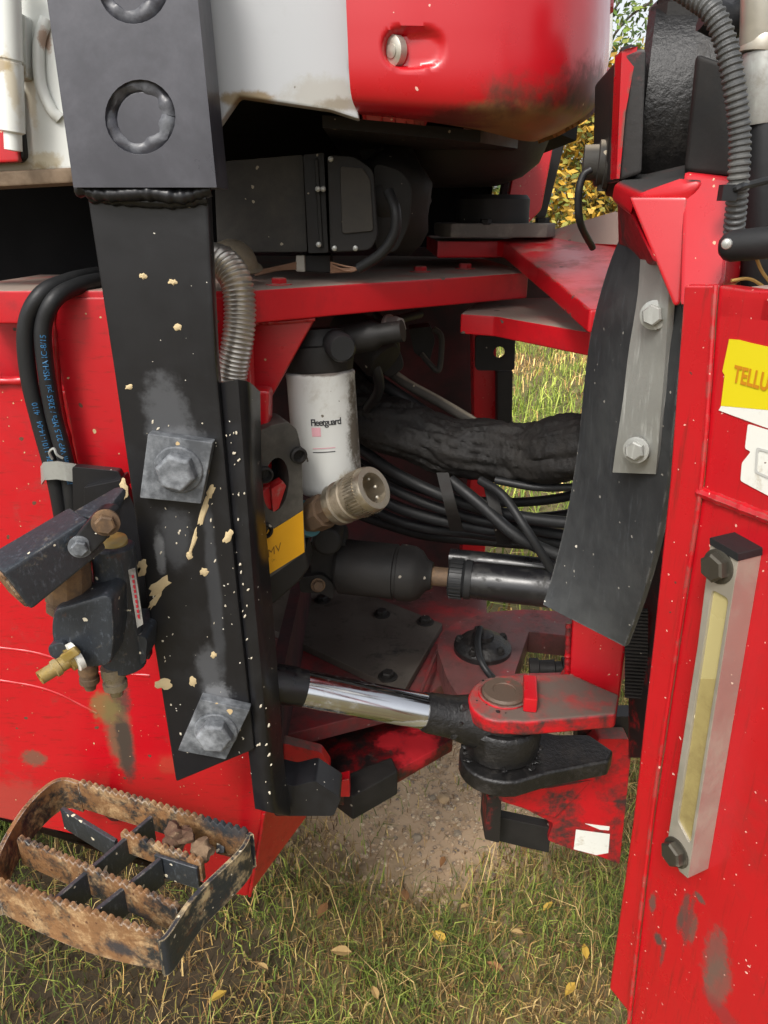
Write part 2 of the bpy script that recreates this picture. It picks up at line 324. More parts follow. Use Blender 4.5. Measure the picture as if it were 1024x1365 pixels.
rustpart = mat('rusty_brown', lin('#5c4a3a'), .65, metal=.3, dirt=(lin('#8a6a45'), .35, 20, .15), bump=(.5, 140))
brass = mat('brass', lin('#b09550'), .4, metal=.7, dirt=(lin('#8f8468'), .4, 30, .15), bump=(.3, 140))
copper = mat('coupler_steel', lin('#a89d8a'), .3, metal=.88, dirt=(lin('#5a4c3a'), .33, 22, .15), bump=(.5, 150))
conduitm = mat('conduit_steel', lin('#c4beb4'), .32, metal=.8, dirt=(lin('#8f7145'), .3, 14, .12), bump=(.1, 80))
white = mat('white_cab_paint', lin('#d6d8d3'), .35, var=.05, dirt=(lin('#a08a62'), .12, 10, .1), bump=(.06, 30), coat=.2,
    stains=[(P(20, 97, .86), (.022, .2, .008), lin('#8d7448'), .75), (P(60, 215, .86), (.02, .2, .010), lin('#a8935e'), .6), (P(62, 52, .86), (.005, .2, .012), lin('#8d5a2a'), .7), (P(15, 222, .86), (.05, .2, .010), lin('#83704a'), .8), (P(40, 120, .86), (.006, .2, .03), lin('#b09a6a'), .5)])
cabgrey = mat('grey_cab_paint', lin('#a9abad'), .4, var=.05, dirt=(lin('#8d8b86'), .2, 7, .15), specks=[(lin('#7a776f'), .1, 60, .2)], bump=(.06, 40),
    stains=[(P(330, 131, .82), (.035, .2, .007), lin('#7a6230'), .8), (P(430, 126, .82), (.05, .2, .018), lin('#938d7c'), .5), (P(455, 140, .82), (.03, .2, .008), lin('#6a5a3c'), .6)])
redcover = mat('red_cover_plastic', REDC, .3, var=.04, dirt=(lin('#a01c1e'), .12, 5, .1), bump=(.08, 30), coat=.3,
    stains=[(P(690, 155, .95), (.1, .2, .03), lin('#4a2a18'), .95), (P(640, 168, .85), (.1, .2, .016), lin('#3e2015'), .8), (P(760, 140, .95), (.06, .2, .04), lin('#3e2015'), .75), (P(700, 182, 1.0), (.12, .3, .02), lin('#8a6838'), .9)], specks=[(lin('#e0b0a0'), .08, 90, .2)])
filterw = mat('filter_white', lin('#c9cac6'), .4, var=.04, dirt=(lin('#a5a095'), .25, 12, .1), bump=(.05, 40), specks=[(lin('#6a6358'), .15, 90, .2)],
    stains=[(P(472, 590, .97), (.011, .03, .11), lin('#4b3f2c'), .9), (P(458, 632, .96), (.016, .03, .016), lin('#857350'), .8), (P(427, 496, .96), (.06, .05, .004), lin('#4a3628'), .8)])
yellow = mat('yellow_sticker', lin('#d4c414'), .4, var=.04, bump=(.03, 60)); yellowo = mat('orange_yellow_plate', lin('#dc9f14'), .45, var=.08, dirt=(lin('#8a6210'), .25, 40, .06), bump=(.1, 90))
sticw = mat('white_sticker', lin('#dcdcd4'), .45, var=.04, dirt=(lin('#a89c84'), .26, 40, .1), specks=[(lin('#6a4a40'), .12, 200, .25)], bump=(.05, 50)); ink_o = mat('orange_print', lin('#c2800c'), .5, bump=(0, 1)); ink_k = mat('dark_print', lin('#2a2a2c'), .5, bump=(0, 1))
ink_b = mat('blue_print', lin('#2f6c98'), .5, bump=(0, 1)); ink_p = mat('pink_print', lin('#d6a0a8'), .5, bump=(0, 1)); ink_r = mat('red_print', lin('#b02030'), .5, bump=(0, 1)); ink_g = mat('grey_print', lin('#b9b9b4'), .5, bump=(0, 1))
sight = mat('sight_tube_cream', lin('#aea270'), .3, var=.06, bump=(.03, 30), coat=.6); fluidm = mat('gauge_fluid', lin('#a1925f'), .3, var=.12, dirt=(lin('#7c6c40'), .35, 30, .15), coat=.6); plugr = mat('red_plug', lin('#a3181a'), .5, dirt=(lin('#7c6a60'), .3, 50, .1), bump=(.5, 150))
teal = mat('teal_seal', lin('#3d6a72'), .5); fleckm = mat('pale_fleck', lin('#cbc2ae'), .9); mudm = mat('dried_mud', lin('#c4b088'), .95, var=.12, bump=(.8, 200)); clodm = mat('clod', lin('#5d4434'), .95, var=.3, dirt=(lin('#9c8a68'), .3, 30, .1), bump=(1.5, 120))
void = mat('interior_shade', (.005, .005, .0055, 1), .9, spec=.15); strawm = mat('dry_straw', lin('#b08a4a'), .8)  # void: near-black colour standing in for shade inside the machine
# ---------------------------------------------------------------- ground, grass, trees
def plain(name, kind, g, m, **k):
    o = obj(name, g, m, **k); o['kind'] = kind; return o
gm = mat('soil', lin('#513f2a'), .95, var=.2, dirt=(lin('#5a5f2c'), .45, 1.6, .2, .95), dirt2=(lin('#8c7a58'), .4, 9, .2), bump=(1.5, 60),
    stains=[(V((.1, 1.75, 0)), (.62, .6, .5), lin('#b89c7e'), .9), (V((-.75, 1.15, 0)), (.75, .5, .5), lin('#33281b'), .9)])  # dark second patch paints the machine's shade over trampled soil
gp = [V((x, y, 0)) for y in [-40, -8, -2] + [i * .25 for i in range(0, 22)] + [8, 14, 30, 80, 400] for x in [-400, -60, -15, -4] + [i * .25 - 2 for i in range(17)] + [4, 15, 60, 400]]
nx = 4 + 17 + 4; ny = len(gp) // nx
for p in gp:
    if abs(p.x) < 5 and -1 < p.y < 9: p.z = .02 * noise.noise(V((p.x * 1.3, p.y * 1.3, 3))) 
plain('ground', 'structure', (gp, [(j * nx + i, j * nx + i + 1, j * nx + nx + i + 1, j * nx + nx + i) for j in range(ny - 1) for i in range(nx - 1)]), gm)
def ground_z(x, y): return .02 * noise.noise(V((x * 1.3, y * 1.3, 3))) if abs(x) < 5 and -1 < y < 9 else 0
def color_mesh(name, v, f, cols, m, kind=None):
    me = bpy.data.meshes.new(name); me.from_pydata(v, [], f); me.materials.append(m)
    a = me.color_attributes.new('tint', 'FLOAT_COLOR', 'POINT'); a.data.foreach_set('color', np.asarray(cols, dtype=np.float32).ravel())
    o = bpy.data.objects.new(name, me); C.objects.link(o)
    if kind: o['kind'] = kind
    return o
grassm = mat('grass_blades', (0, 0, 0, 1), .75, attr='tint', bump=(0, 1), rvar=.05)
leafm = mat('leaf_tint', (0, 0, 0, 1), .6, attr='tint', bump=(0, 1), rvar=.05)
def sand(x, y): return ((x - .14) / .5) ** 2 + ((y - 1.72) / .44) ** 2 + .9 * noise.noise(V((x * 4, y * 4, 1)))
def grass(name, n, xr, yr, hh, ww, clump=3.0, keep=None, tone=1.0, lush=0.0):
    vs, fs, cs = [], [], []; green = [lin('#74822e')[:3], lin('#5c6e28')[:3], lin('#929a45')[:3], lin('#4d5c22')[:3]]; dry = [lin('#a8884e')[:3], lin('#c9ab70')[:3], lin('#7d5f36')[:3], lin('#8a7c3c')[:3], lin('#6a4c2c')[:3]]
    k = 0
    while k < n:
        x = random.uniform(*xr); y = random.uniform(*yr); k += 1
        if keep and not keep(x, y): continue
        g = noise.noise(V((x * clump, y * clump, 7))) + .5 * noise.noise(V((x * clump * 3, y * clump * 3, 2)))
        c = V(random.choice(green if g + random.uniform(-.5, .5) > .08 - lush else dry)) * random.uniform(.45, 1.15) * tone
        h = random.uniform(*hh) * (1.15 if g > .1 else .8); w = random.uniform(*ww); a = random.uniform(0, 6.283); ln = random.uniform(.3, 1.5) * h; tw = a + random.uniform(-1, 1)
        z = ground_z(x, y); sx, sy = math.cos(a + 1.57) * w, math.sin(a + 1.57) * w; dx, dy = math.cos(a), math.sin(a); ex, ey = math.cos(tw), math.sin(tw)
        m1 = (x + dx * ln * .3, y + dy * ln * .3, z + h * .62); tp = (x + dx * ln * .45 + ex * ln * .6, y + dy * ln * .45 + ey * ln * .6, z + h * random.uniform(.55, 1))
        i = len(vs); vs += [(x - sx, y - sy, z - .01), (x + sx, y + sy, z - .01), (m1[0] - sx * .7, m1[1] - sy * .7, m1[2]), (m1[0] + sx * .7, m1[1] + sy * .7, m1[2]), tp]
        fs += [(i, i + 1, i + 3, i + 2), (i + 2, i + 3, i + 4)]; cs += [tuple(c) + (1,)] * 5
    return color_mesh(name, vs, fs, cs, grassm, 'stuff')
grass('grass', 105000, (-1.3, 1.3), (.55, 2.5), (.012, .06), (.0007, .0022), 3.6, lambda x, y: random.random() < .05 + .95 * min(1, max(0, (sand(x, y) - .45) / .8)) ** 1.5 and random.random() < min(1, max(.3, ((x + .75) / .7) ** 2 + ((y - 1.1) / .45) ** 2)), 1.05)
grass('grass', 3500, (-1.3, 1.3), (.6, 2.4), (.07, .16), (.0007, .0014), 3.0, lambda x, y: sand(x, y) > .9, 1.15)
grass('grass', 26000, (-2.5, 5), (2.5, 9.5), (.06, .2), (.003, .006), 1.2, None, 2.0, .35)
grass('grass', 14000, (-6, 14), (9.5, 26), (.15, .4), (.008, .02), .5, None, 2.0, .35)
gs = []; sm_ = mat('gravel_stone', lin('#b49a7c'), .9, var=.3, dirt=(lin('#6e6258'), .42, 40, .06), dirt2=(lin('#d0bc9e'), .38, 55, .06), bump=(.6, 200))
for i in range(5000):
    x = random.gauss(.14, .3); y = random.gauss(1.72, .28)
    if sand(x, y) < 1.1: gs.append(lump(V((x, y, ground_z(x, y) + .001)), random.choice((.0025, .003, .004, .006, .008)), i, 1, .7))
plain('gravel', 'stuff', join(*gs), sm_)
for i, (px, py, r) in enumerate([(591, 1069, .016), (577, 1066, .009), (620, 1050, .007), (556, 1120, .012), (610, 1115, .01), (640, 1040, .008), (700, 1170, .011), (545, 1040, .006)]):
    q = PZ(px, py, 0); s_ = solo('pebble', ['pale rounded pebble lying in the sandy patch, the largest there', 'small grey-brown pebble lying among the grass and sand'][i > 0], 'pebble', lump(V((q.x, q.y, ground_z(q.x, q.y) + r * .4)), r, i + 40, 3, .75), mat('pebble_tan' if i == 0 else 'pebble_grey', lin('#a88e6c' if i == 0 else '#857866'), .9, bump=(.5, 150)) if i < 2 else s_.data.materials[0], None if i == 0 else 'small pebbles around the sandy patch')
lm = [mat('fallen_leaf_brown', lin('#8a6038'), .8, var=.2, bump=(.3, 200)), mat('fallen_leaf_tan', lin('#a88a58'), .8, var=.2, bump=(.3, 200)), mat('fallen_leaf_yellow', lin('#b8953a'), .75, var=.2, bump=(.3, 200))]
leafspots = [(540, 1195), (455, 1270), (585, 1250), (700, 1130), (620, 1210), (730, 1210), (660, 1290), (500, 1325), (760, 1320), (590, 1150), (690, 1245), (780, 1270), (430, 1215), (350, 1290), (290, 1330), (560, 1355), (130, 1330), (470, 1130), (730, 1342), (205, 1310)][:15]
for i, (px, py) in enumerate(leafspots):
    q = PZ(px, py, .035); L_ = random.uniform(.014, .024); a = random.uniform(0, 6.28); u = V((math.cos(a), math.sin(a), random.uniform(-.3, .3))); w = V((-math.sin(a), math.cos(a), random.uniform(-.3, .3)))
    mid = [q + u * (L_ * (t * 2 - 1)) + V((0, 0, .004 * math.sin(3 * t))) for t in (0, .3, .6, .85, 1)]; wd = (.05, .75, .7, .35, .03)
    rows = [[m_ + w * (L_ * .62 * k * s2) + V((0, 0, .004 * abs(s2))) for s2 in (-1, 0, 1)] for m_, k in zip(mid, wd)]
    solo('fallen_leaf', ['curled brown fallen leaf lying in the grass', 'tan dried fallen leaf lying in the grass', 'yellow fallen leaf lying in the grass'][i % 3], 'leaf', sheet(rows, .0006), lm[i % 3], 'fallen leaves in the grass')
barkm = mat('bark', lin('#6b6258'), .9, var=.3, bump=(2, 25))
def tree(label, x, y, h, cr, cols, n, low=.15, ls=(.05, .09)):
    t = thing('tree', label, 'tree', (x, y, 0)); r = random.Random(int(x * 10 + y * 3)); br = [tube([V((x, y, -.1)), V((x + .1, y, h * .4)), V((x - .05, y, h * .8)), V((x, y, h * .97))], lambda i: max(.02, .12 - .0035 * i), 8)]
    cl = []
    for k in range(26):
        z = h * (low + (1 - low) * (k + .5) / 26); a = k * 2.4; rad = cr * (1 - ((z / h - .45) / .62) ** 2) ** .5 * r.uniform(.6, 1.05) if abs((z / h - .45) / .62) < 1 else .3
        e = V((x + math.cos(a) * rad, y + math.sin(a) * rad, z + rad * .25)); br.append(tube([V((x, y, z * .9)), V((x + math.cos(a) * rad * .5, y + math.sin(a) * rad * .5, z + .02)), e], lambda i: .022, 5, 4))
        for s_ in (.35, .6, .8, 1.0): cl.append(V((x, y, z * .95)).lerp(e, s_))
    obj('trunk', join(*br), barkm, t); vs, fs, cs = [], [], []
    for k in range(n):
        c = r.choice(cl); p = c + V((r.gauss(0, .28), r.gauss(0, .28), r.gauss(0, .26))); u = V((r.gauss(0, 1), r.gauss(0, 1), r.gauss(0, 1))).normalized(); w = u.orthogonal().normalized(); s_ = r.uniform(*ls)
        i = len(vs); p = p - V((x, y, 0)); vs += [p - u * s_, p + w * s_ * .55, p + u * s_, p - w * s_ * .55]; fs.append((i, i + 1, i + 2, i + 3))
        q = V(lin(r.choice(cols))[:3]) * r.uniform(.6, 1.2); cs += [tuple(q) + (1,)] * 4
    o = color_mesh('crown', [tuple(v) for v in vs], fs, cs, leafm); o.parent = t
YEL = ['#b8902c', '#c79a34', '#a8862e', '#8f8a3a', '#c8a848', '#77803a']; GRN = ['#55702c', '#6f8a3a', '#47622a', '#86983f']
tree('yellow autumn birch nearest the machine, its crown between red cover and black roller', 3.6, 13.5, 3.5, 1.6, YEL, 9000, .05)
tree('taller light green tree rising above the yellow birch', 3.9, 15.5, 5.8, 1.3, GRN, 2400, .3)
tree('low golden bush beside the yellow birch', 5.2, 12.2, 2.2, 1.4, YEL[:4], 5000, .03)
tree('yellowing tree beyond the golden bush', 6.9, 17, 4.2, 1.8, YEL, 6000, .08)
tree('olive green bush behind the yellow birch', 2.0, 17, 3.4, 1.7, YEL[3:] + GRN, 6000, .05)
tree('tawny shrub far behind the machine, hidden low by its frame', -1.5, 18, 4.0, 2.0, YEL, 5000, .05)
# ---------------------------------------------------------------- front frame of the machine
t = ff = thing('front_frame', 'glossy red welded front chassis frame behind the black support bar', 'frame', (-.3, 1.0, .5))
obj('side_panel', slab(FR(.88), [(-160, 507), (46, 507), (72, 520), (360, 520), (352, 1085), (331, 1197), (300, 1192), (160, 1128), (0, 1092), (-160, 1060)], .03), red_body, t, bev=.006)
obj('end_plate', slab3([P(352, 1078, .884), P(331, 1195, .884), P(408, 1090, 1.0), P(420, 1062, 1.0)], V((-.03, .005, 0))), red_body, t, bev=.003)
obj('belly_plate', slab3([P(-160, 1060, .9), P(0, 1092, .9), P(160, 1128, .9), P(300, 1190, .9), P(331, 1194, .89), P(405, 1090, 1.0), P(405, 1090, 1.0) + V((-.12, 1.5, 0)), P(-160, 1060, .9) + V((-1.2, 1.7, 0)), P(-160, 1060, .9) + V((-1.2, 0, 0))], V((0, 0, .02))), red_deep, t)  # extended far back out of view to block sky light from the ground
obj('upper_panel', slab(FR(.862), rnd([(62, 396), (330, 396), (340, 660), (110, 660), (66, 420)], 10), .03), red_body, t, bev=.006)
obj('back_panel', slab(FR(.96), [(-160, 395), (90, 395), (90, 530), (-160, 530)], .02), red_dusty, t)
def weld(pts, r, m, par, Y=None, sd=0):
    p = resample(cat([P(*q) for q in pts], 10), 14 * len(pts))
    return obj('weld_bead', sweep(p, lambda i: r * (.85 + .35 * noise.noise(V((i * .3, sd, 0)))), 12), m, par)
weld([(70, 405, .863), (78, 520, .864), (92, 590, .866), (108, 655, .866)], .005, red_body, t)
weld([(-160, 507, .88), (0, 508, .877), (45, 506, .88)], .006, red_body, t)
weld([(-100, 855, .882), (40, 868, .882), (120, 893, .882), (200, 900, .882)], .0035, red_body, t)
weld([(-100, 895, .882), (50, 915, .882), (130, 950, .882)], .0035, red_body, t)
A = PZ(330, 387, 1.421); B_ = PZ(705, 363, 1.421)
obj('cross_plate', slab3([A, B_, B_ + V((-.02, .4, 0)), A + V((-.3, .95, 0)), A + V((-.35, 0, 0))], V((0, 0, -.037))), red_dusty, t, bev=.003)
obj('gusset', slab(FR(.93), [(300, 432), (421, 424), (352, 548), (300, 560)], .02), red_body, t, bev=.003)
obj('bulkhead', slab(FR(1.62), [(180, 330), (800, 330), (800, 428), (632, 440), (632, 790), (180, 800)], .03), red_deep, t)  # top strip widened as dark fill for the shaded gap under the yoke
obj('rear_post', slab(FR(1.5), [(630, 440), (662, 440), (664, 580), (640, 800), (608, 800), (632, 600)], .05), red, t, bev=.004)
obj('stay_post', slab(FR(1.47), [(663, 495), (684, 495), (683, 570), (663, 570)], .04), soot, t, bev=.003)
obj('stay_bracket', slab(FR(1.44), rnd([(634, 448), (687, 448), (686, 494), (634, 494)], 6), .012, [ell(666, 470, 8, 8, 16)]), soot, t)
obj('deck', slab(HZ(.70), [(250, 800), (430, 735), (648, 788), (650, 830), (600, 905), (556, 935), (300, 1000)], .03), greasy_red, t, bev=.003)
cp = obj('cover_plate', slab(HZ(.718), [(330, 815), (425, 765), (590, 831), (538, 922), (365, 840)], .016), mat('oily_brown_plate', lin('#4a443e'), .5, var=.2, dirt=(lin('#55504a'), .35, 9, .2), dirt2=(lin('#171514'), .3, 20, .1), bump=(.3, 90)), t, bev=.002)
for px, py in ((509, 819), (567, 829), (517, 902), (430, 800)):
    obj('bolt', hexbolt(PZ(px, py, .7185), V((0, 0, 1)), .012, .011, 1.5), soot, cp)
obj('lower_flange', slab(HZ(.63), [(300, 930), (420, 880), (600, 965), (604, 985), (532, 1026), (470, 1060), (430, 1050), (340, 1080)], .028), red_oily, t, bev=.003)
obj('skid_lip', slab(HZ(.636), [(440, 1040), (522, 1008), (531, 1028), (470, 1062)], .05), soot, t, bev=.004)
obj('stub', slab(FR(.93), [(434, 1046), (466, 1038), (467, 1063), (436, 1062)], .02), red, t, bev=.002)
obj('toe_gusset', slab(FR(.945), rnd([(375, 990), (428, 1003), (441, 1022), (436, 1044), (375, 1046)], 5), .02), red_grease, t, bev=.003)
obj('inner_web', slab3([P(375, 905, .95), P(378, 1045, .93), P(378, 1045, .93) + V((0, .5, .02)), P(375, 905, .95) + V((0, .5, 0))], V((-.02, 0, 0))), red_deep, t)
obj('arm', slab(FR(1.55), rnd([(742, 172), (722, 172), (690, 195), (672, 300), (702, 300), (722, 280)], 6), .03), red, t, bev=.004)
obj('arm', slab(FR(1.62), [(760, 165), (741, 178), (714, 290), (728, 290)], .05), soot, t, bev=.004)
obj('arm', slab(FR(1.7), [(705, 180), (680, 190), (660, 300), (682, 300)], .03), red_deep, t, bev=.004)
for x, y in ((372, 379), (560, 362), (620, 358)): obj('bolt', hexbolt(PZ(x, y, 1.4212), V((0, 0, 1)), .010, .008, 1.6), red_dusty, t)
for pts in ([(335, 431, .925), (380, 429, .927), (420, 425, .928)], [(352, 1083, .878), (345, 1130, .878), (333, 1194, .878)]): weld(pts, .0035, red_body, t)
weld([(590, 850, 1.27), (560, 925, 1.07)], .004, greasy_red, t)
# near-black sheets added behind the bar, standing in for the interior shade
obj('inner_dark_fill', slab3([P(-160, 250, 1.1), P(330, 250, 1.1), P(330, 520, 1.1), P(-160, 520, 1.1)], V((0, .02, 0))), void, t)
obj('floor_dark_fill', slab(HZ(.69), [(-100, 900), (300, 780), (300, 985), (-100, 1000)], .01), void, t)
# ---------------------------------------------------------------- cab
t = cb = thing('cab', 'grey and white machine cab with red rounded corner cover above the frame', 'cab', (-.2, 1.2, 1.6))
obj('side_panel', slab(FR(.82), [(255, -160), (480, -160), (466, 90), (480, 160), (440, 147), (318, 129), (284, 178), (255, 205)], .02), cabgrey, t, bev=.003)
obj('door_sill', slab(FR(.86), [(-160, -160), (110, -160), (115, 225), (-160, 240)], .02), white, t, bev=.004)
obj('sill_edge', slab(FR(.85), [(-160, 236), (118, 222), (118, 243), (-160, 258)], .05), mat('rusty_sill', lin('#7d6a55'), .7, dirt=(lin('#4a3a2a'), .4, 12, .15)), t, bev=.003)
hg = obj('door_hinge', lathe(P(8, -60, .83), P(14, 98, .83) - P(8, -60, .83), [(0, .012), (.085, .012), (.0855, .0105), (.0875, .0105), (.088, .012), (.148, .012), (.15, .0085), (.165, .0085), (.166, .001)], 24), white, t)
obj('hinge_leaf', slab(FR(.845), rnd([(20, 15), (34, 20), (36, 105), (20, 105)], 5), .015), white, t, bev=.003)
obj('door_edge', slab(FR(.845), [(-160, 112), (12, 112), (26, 216), (-160, 226)], .012), red, t, bev=.003)
obj('door_seal', slab(FR(.85), [(10, 108), (24, 108), (33, 210), (24, 218)], .012), hosem, t, bev=.003)
obj('pressed_rib', tube([P(62, 25, .858), P(52, 60, .856), P(54, 110, .856), P(68, 145, .857), P(80, 158, .86)], .006, 10), white, t)
obj('underside_dark_fill', slab3([V((-1.2, .885, 1.63)), V((-.22, .885, 1.63)), V((-.2, .845, 1.63)), V((.02, .845, 1.63)), V((.28, 1.2, 1.60)), V((.28, 2.2, 1.6)), V((-1.2, 2.2, 1.6))], V((0, 0, .03))), void, t)
obj('underside_dark_fill', slab3([V((-1.2, 1.75, 1.3)), V((.235, 1.75, 1.3)), V((.235, 1.75, 1.65)), V((-1.2, 1.75, 1.65))], V((0, .03, 0))), void, t)  # upright near-black sheet added to fill the shaded gap below the cab
# red corner cover: a smooth shell that wraps round the corner and curls under at the bottom
rows = []
for py_off, ins in ((0, 0), (1, 0), (2, 0), (3, .004), (4, .02), (5, .06), (6, .13)):
    def row(b, c): return b
    k = py_off
    ys = {0: (-160, -160, -160, -160, -160, -160), 1: (-60, -60, -60, -60, -60, -60), 2: (40, 40, 45, 45, 30, 10), 3: (118, 122, 128, 122, 95, 60), 4: (144, 150, 158, 158, 140, 95), 5: (153, 160, 172, 180, 162, 122), 6: (152, 161, 174, 188, 182, 150)}[k]
    xs = {0: (456, 560, 680, 770, 812, 815), 1: (459, 560, 680, 768, 811, 815), 2: (463, 560, 680, 765, 808, 814), 3: (467, 560, 680, 760, 803, 812), 4: (474, 560, 675, 748, 795, 808), 5: (482, 560, 662, 725, 764, 782), 6: (495, 560, 640, 700, 724, 745)}[k]
    Ys = (.79, .79, .80, .84, .93, 1.15)
    rows.append([P(x, y, Y + ins) for x, y, Y in zip(xs, ys, Ys)])
g = smoothgrid(rows, 30, 16)
for r_ in g:
    for p in r_:
        x, y = proj(p); u = (x - 552) / 44; v_ = (y - 64) / 29; d = abs(u) ** 3 + abs(v_) ** 2.5
        if d < 1:
            q = min(1, (1 - d) * 1.6); p.y += .014 * q * q * (3 - 2 * q) * (.25 + .75 * min(1, max(0, (596 - x) / 80)))
cc = obj('corner_cover', sheet(g, .004), redcover, t, sm=50)
obj('screw', join(lathe(P(523, 68, .80), V((-.9, -.9, -.1)), [(-.006, .0135), (.002, .0135), (.004, .010), (.004, .001)], 24), lathe(P(522, 68, .795), V((-.9, -.9, -.1)), [(-.003, .0065), (.001, .006), (.002, .001)], 20)), alu, cc)
obj('edge_trim', slab(FR(1.2), [(770, -170), (819, -170), (818, 60), (809, 96), (770, 96)], .02), white, t, bev=.004)
obj('tray', lathe(P(600, 248, 1.2), V((0, 0, 1)), [(0, .01), (0, .07), (.012, .105), (.03, .128), (.06, .14), (.09, .145), (.13, .148), (.13, .001)], 48), soot, t)
obj('tray', slab3([P(430, 170, .9), P(640, 190, .92), P(690, 198, 1.05), P(690, 198, 1.05) + V((0, .5, 0)), P(430, 170, .9) + V((0, .6, 0))], V((0, 0, .012))), soot, t)
obj('clip', slab(HZ(1.592), [(618, 176), (650, 181), (648, 192), (618, 186)], .004), alu, t)
# ---------------------------------------------------------------- support bar
t = sb = thing('support_bar', 'tall black mud-flecked steel support bar with two square bolted washers', 'bar', P(285, 1030, .78))
hole = [ell(187, 156, 47, 50, 28), ell(178, -18, 47, 50, 28)]
up_ = obj('upper_plate', slab(FR(.745), [(40, -160), (248, -160), (289, 250), (98, 250)], .055, hole), grey_black, t, bev=.007, seg=3)
for cx, cy in ((187, 156), (178, -18)):
    obj('plug', slab(FR(.7515), ell(cx + 2, cy + 2, 34, 37, 28), .02), grey_black, up_, bev=.002)
    pts = [on(FR(.7585), *q) for q in ell(cx, cy, 40, 43, 40)]; pts.append(pts[0])
    obj('plug_weld', sweep(pts, lambda i: .0092 * (1 + .4 * noise.noise(V((i % 40 * .3, cx, 0)))), 12), weldm, up_, jit=.0025, js=90)
lp = obj('lower_plate', slab(FR(.765), [(111, 235), (276, 235), (288, 480), (303, 640), (318, 800), (340, 1000), (234, 1044), (195, 800), (152, 500)], .02), blackp, t, bev=.004)
weld([(104, 251, .76), (140, 259, .755), (200, 257, .753), (240, 262, .755), (280, 252, .76)], .008, blackp, t)
weld([(120, 262, .762), (180, 268, .762), (235, 270, .762), (276, 264, .763)], .0065, blackp, t)
for pts, bc, rr, rot in (([(197, 578), (284, 590), (268, 672), (186, 664)], (238, 626), 27, .3), ([(267, 932), (333, 947), (301, 1013), (237, 1001)], (288, 975), 24, .1)):
    w = obj('square_washer', slab(FR(.75), pts, .0148), washm, t, bev=.0015)
    n = V((0, -1, .0)); q = P(*bc, .75)
    obj('bolt', hexbolt(q, n, M(*bc, .75, rr), .017, 1.22, rot), washm, w, bev=.0014)
for px, py, rx, ry, ro in [(213, 781, 17, 9, -.75), (189, 757, 8, 12, .2), (219, 912, 11, 7, 0), (281, 655, 5, 9, .4), (272, 682, 4, 22, .28), (257, 725, 3, 22, .3), (252, 740, 5, 5, 0), (272, 762, 6, 5, 0), (304, 715, 5, 9, .5), (191, 368, 5, 4, 0), (230, 376, 6, 4, .2), (172, 516, 5, 3.5, -.2), (184, 760, 5, 9, .3), (207, 800, 4, 13, .6), (285, 873, 4, 4, 0), (237, 436, 5, 5, 0), (165, 650, 5, 14, -.2), (257, 908, 5, 7, 0)]:
    obj('mud_splash', splat(FR(.7648), px, py, rx, ry, ro), mudm, t)
sp = []
for i in range(52):
    py = random.uniform(560, 1010); a = 111 + (py - 235) * .152 + 8; b = 276 + (py - 235) * .082 - 6; px = random.uniform(a, b); s_ = random.uniform(.6, 1.7)
    sp.append(splat(FR(.7648), px, py, s_ * random.uniform(.6, 1), s_ * random.uniform(.8, 1.9), random.uniform(-.6, .8), .0006, i))
o = obj('mud_specks', join(*sp), fleckm, t); o['kind'] = 'stuff'
# ---------------------------------------------------------------- side guard
t = thing('side_guard', 'narrow black angle iron guard with speckled mud, beside the support bar', 'guard', P(400, 1085, .82))
rows = [[P(x0, y0, .776), P(x1, y1, .768), P(x2, y2, .825)] for (x0, y0, x1, y1, x2, y2) in [(286, 512, 326, 507, 347, 522), (300, 640, 331, 640, 349, 640), (314, 800, 340, 800, 363, 800), (324, 900, 348, 900, 371, 905), (331, 1000, 356, 1000, 377, 1000), (340, 1078, 364, 1084, 388, 1088)]]
obj('angle_iron', sheet([resample(cat(r_, 6), 10) for r_ in rows], .006), blackp, t, sm=50)
obj('foot', slab(FR(.835), rnd([(358, 1040), (392, 1048), (420, 1041), (455, 1064), (445, 1088), (366, 1088)], 4), .05), blackp, t, bev=.004)
gp_ = P3(P(331, 640, .768), P(349, 640, .825), P(363, 800, .825)); sp = []
for i in range(34):
    py = random.uniform(560, 1075); a = 294 + (py - 560) * .1; px = a + random.uniform(4, 26); s_ = random.uniform(.6, 1.8)
    sp.append(splat(FR(.7655), px, py, s_ * .8, s_ * 1.5, random.uniform(-.3, .8), .0006, i))
o = obj('mud_specks', join(*sp), fleckm, t); o['kind'] = 'stuff'
# ---------------------------------------------------------------- boarding step
t = st_ = thing('boarding_step', 'rusty serrated steel boarding step caked with mud beside the red panel', 'step', PZ(170, 1160, .70))
Zs = .745; FL, FRr, BR, BL = [PZ(x, y, Zs) for x, y in ((-6, 1178), (214, 1252), (328, 1112), (100, 1044))]
def rail(a, b, h, m, teeth=True, name='serrated_rail', th=.007, curve=0):
    d = (b - a); L_ = d.length; d.normalize(); n = max(2, int(L_ / .0105)); top, bot = [], []
    for i in range(n + 1):
        p = a.lerp(b, i / n) + V((0, 0, 0)); c = -h * (1 + curve * math.sin(math.pi * i / n))
        if teeth and i < n: top += [p, p + d * (L_ / n * .3) + V((0, 0, .0055)), p + d * (L_ / n * .65) + V((0, 0, .0055))]
        else: top.append(p)
        bot.append(p + V((0, 0, c)))
    return obj(name, slab3(top + bot[::-1], V((d.y, -d.x, 0)) * -th), m, t, bev=.0008, seg=1)
u = (FRr - FL).normalized(); w = (BL - FL).normalized()
rail(FL, FRr, .052, rust, curve=.3); rail(BL.lerp(BR, .02), BR, .046, rust)
rail(PZ(22, 1120, Zs), PZ(236, 1213, Zs), .042, rust); rail(PZ(160, 1112, Zs), PZ(268, 1152, Zs), .03, rust)
rail(PZ(200, 1086, Zs - .004), PZ(66, 1200, Zs - .004), .042, step_black, False, 'cross_bar', .006)
